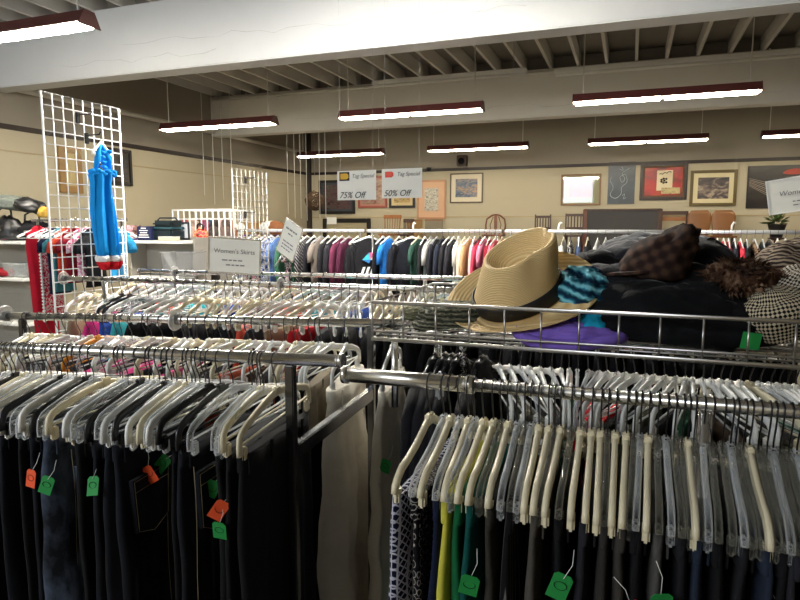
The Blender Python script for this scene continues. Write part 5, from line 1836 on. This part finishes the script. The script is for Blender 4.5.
# rail with colourful hangers beyond the grey grid
YC = 7.9
a, b = atY(212, 231, YC), atY(286, 230, YC)
b.z = a.z
rack('clothes_rack', 'small rail with colourful hangers beyond the grey grid panel', a, b, .013, None, (.05, .95))
for i in range(10):
    px = 218 + i * 6.6
    cc, cw = (('3a6ab0', 'blue'), ('b04a9a', 'magenta'), ('5aa06a', 'green'), ('e0e0dc', 'white'), ('7a4a9a', 'purple'))[i % 5]
    p = on_line(a, b, px)
    o = body_mb(P_SHIRT, .012, .022, (.2, -.15))
    t = thing('shirt_hanger', '%s plastic hanger on the small rail, %s from the wall end' % (cw, nth(i + 1)), 'clothes hanger', p, 0.1, 'hangers on the small rail')
    link('hook', me('hook_%.4f' % .013, lambda: hook_mb(.013)), WIRE, t)
    o.build('body', plain('plastic_' + cw, tuple(int(cc[k:k + 2], 16) for k in (0, 2, 4)), .35), t)
    o = link('skirt', SKM[i % 3], FL[('floral1', 'floral3', 'floral2')[i % 3]], None, p + V((0, 0, -.15)), (0, 0, .1))
    tag(o, 'printed skirt on the small rail beyond the grey grid, %s from the wall end' % nth(i + 1), 'skirt', 'skirts on the small rail')
# boxes and baskets far behind the grey grid
q = atY(258, 222, 8.6)
bin_at(252, 8.6, 1.5, .3, .25, .2, 'tan wicker basket far behind the grey grid panel', plain('wicker_tan', (150, 116, 66), .8), name='wicker_basket')
tb = MB().rbox((q.x, 8.6, 1.47), (1.6, .6, .05), .01)
t = thing('side_table', 'tall wooden table far behind the grey grid panel', 'table', (q.x, 8.6, 0))
MB().rbox((0, 0, 1.475), (1.6, .6, .045), .01).build('table_top', DOAK, t)
for sx in (-1, 1):
    for sy in (-1, 1):
        MB().tube([(sx * .75, sy * .25, 0), (sx * .75, sy * .25, 1.455)], .025, 8).build('leg', DOAK, t)
for px, cc, lb in ((243, 'e2e2de', 'white paper parcel on the tall table'), (268, 'd6d6d4', 'pale plastic parcel on the tall table'), (276, '8a5a3a', 'brown parcel on the tall table end')):
    p = atY(px, 218, 8.55)
    t = thing('parcel', lb, 'parcel', (p.x, 8.55, 1.6))
    soft_mb(.14, .12, .12, px, .1, .1, .8).build('wrapping', cloth(cc), t)

# ------------------------------------------------------------------ signs
PAPER = plain('white_sign_paper', (232, 230, 220), .6, 0, .01)
INKD = plain('black_sign_ink', (22, 22, 22), .7)
INKG = plain('grey_sign_ink', (120, 120, 122), .7)
YS_ = 4.05
for px0, px1, py0, py1, pct, colr, back, lb in ((337, 376.5, 170.5, 200, '75% Off', (214, 164, 26), True, 'hanging white discount sign with a yellow tag reading 75% Off'), (381.5, 422.5, 168.5, 198, '50% Off', (222, 78, 56), False, 'hanging white discount sign with a red tag reading 50% Off')):
    a, b = atY(px0, (py0 + py1) / 2, YS_), atY(px1, (py0 + py1) / 2, YS_)
    mx = (px0 + px1) / 2
    zt, zb = atY(mx, py0, YS_).z, atY(mx, py1, YS_).z
    W, Hh = b.x - a.x, zt - zb
    t = thing('discount_sign', lb, 'sign', ((a.x + b.x) / 2, YS_, (zt + zb) / 2), math.radians(-3), 'hanging discount signs')
    MB().box((0, 0, 0), (W, .004, Hh)).build('board', PAPER, t)
    w, h = W * .21, Hh * .2
    if back:
        MB().box((-W * .31, -.0028, Hh * .31), (w * 1.25, .0016, h * 1.5)).build('tag_backing', INKD, t)
    MB().prism([V((-W * .31 + x * w / 2, -.0038, Hh * .31 + z * h / 2)) for x, z in ((-1, -1), (.6, -1), (1, -.5), (1, .5), (.6, 1), (-1, 1))], (0, .001, 0)).build('tag_symbol', plain('sign_tag_%02x' % colr[0], colr, .6), t)
    text('Tag Special', Hh * .19, (-W * .12, -.0045, Hh * .25), t, INKG, shear=.25)
    text(pct, Hh * .3, (-W * .45, -.0045, -Hh * .43), t, INKD, shear=.3)
    for s in (-1, 1):
        MB().tube([(s * W * .42, 0, Hh / 2 - .01), (s * W * .42, 0, ZJ - (zt + zb) / 2 + .02)], .0006, 4).build('cord', CLEAR_PL, t)


def lines(t, x0, z0, n, w, dz, y=-.004, h=.006):
    for k in range(n):
        x = x0
        m_ = MB()
        while x < x0 + w:
            l = RN.uniform(.012, .03)
            m_.box((x + l / 2, y, z0 - k * dz), (l, .0008, h))
            x += l + .006
        m_.build('small_print', INKG, t)


p = atY(236, 272, A2.y + .05)
pc = atY(234.5, 256, A2.y + .05)
W, Hh = .25, .168
t = thing('rack_sign', "framed white sign reading Women's Skirts on the skirts rack", 'sign', pc, 0, None, (math.radians(2), math.radians(3.5), math.radians(20)))
MB().box((0, 0, 0), (W, .003, Hh)).build('paper', PAPER, t)
f = MB()
for s in (-1, 1):
    f.rbox((s * W / 2, 0, 0), (.008, .009, Hh + .012), .002).rbox((0, 0, s * Hh / 2), (W, .009, .008), .002)
f.build('frame', CHROME, t)
text("Women's Skirts", .031, (0, -.003, .012), t, INKG, align='CENTER')
lines(t, -.06, -.022, 1, .1, .02, -.003)
lines(t, -.04, -.045, 1, .07, .02, -.003)
MB().tube([(0, 0, -Hh / 2), (0, 0, ZR2 - pc.z + .012)], .005, 8).build('stem', CHROME, t)
MB().rbox((0, 0, ZR2 - pc.z + .016), (.03, .03, .008), .002).build('clip', CHROME, t)
pc = atY(289.5, 240, A2b.y + 0.02)
t = thing('rack_sign', 'small tilted white sign on a stem over the skirts rack', 'sign', pc, 0, None, (math.radians(-4), math.radians(24), math.radians(-22)))
W, Hh = .16, .2
MB().box((0, 0, 0), (W, .003, Hh)).build('paper', PAPER, t)
f = MB()
for s in (-1, 1):
    f.rbox((s * W / 2, 0, 0), (.006, .008, Hh + .01), .002).rbox((0, 0, s * Hh / 2), (W, .008, .006), .002)
f.build('frame', CHROME, t)
lines(t, -.055, .055, 1, .1, .03, -.003, .009)
lines(t, -.025, .03, 1, .04, .03, -.003, .007)
lines(t, -.05, -.02, 3, .08, .02, -.003)
MB().tube([(-.02, 0, -Hh / 2), (-.05, .0, ZR2 - pc.z)], .005, 8).build('stem', CHROME, t)
pc = atY(796, 194, 4.3)
t = thing('rack_sign', "slanted white sign starting Women's above the houndstooth hats", 'sign', pc, 0, None, (0, math.radians(-9), math.radians(-14)))
W, Hh = .29, .2
MB().box((0, 0, 0), (W, .003, Hh)).build('paper', PAPER, t)
f = MB()
for s in (-1, 1):
    f.rbox((s * W / 2, 0, 0), (.006, .008, Hh + .01), .002).rbox((0, 0, s * Hh / 2), (W, .008, .006), .002)
f.build('frame', WHITE_PL, t)
text("Women's", .042, (-W * .3, -.003, .0), t, INKG, shear=.2)
lines(t, -.02, -.04, 2, .12, .022, -.003)
MB().tube([(0.02, 0, -Hh / 2), (0.05, 0, -pc.z + .02)], .008, 8).build('pole', CHROME, t)
MB().lathe([(.16, 0), (.16, .012), (.02, .03), (.001, .03)], 20, (0.05, 0, -pc.z)).build('base', CHR_D, t)

# ------------------------------------------------------------------ render look
wd = bpy.data.worlds.new('shop_world')
SC.world = wd
wd.use_nodes = True
bg = wd.node_tree.nodes['Background']
bg.inputs['Color'].default_value = (0.75, 0.85, 1.0, 1)
bg.inputs['Strength'].default_value = 1.0
vs = SC.view_settings
vs.view_transform = 'Standard'
vs.look = 'None'
vs.gamma = 1.0
vs.use_curve_mapping = False
vs.exposure = 0.36
SC.cycles.use_denoising = True
SC.cycles.max_bounces = 8
SC.cycles.transparent_max_bounces = 24
SC.cycles.sample_clamp_indirect = 6
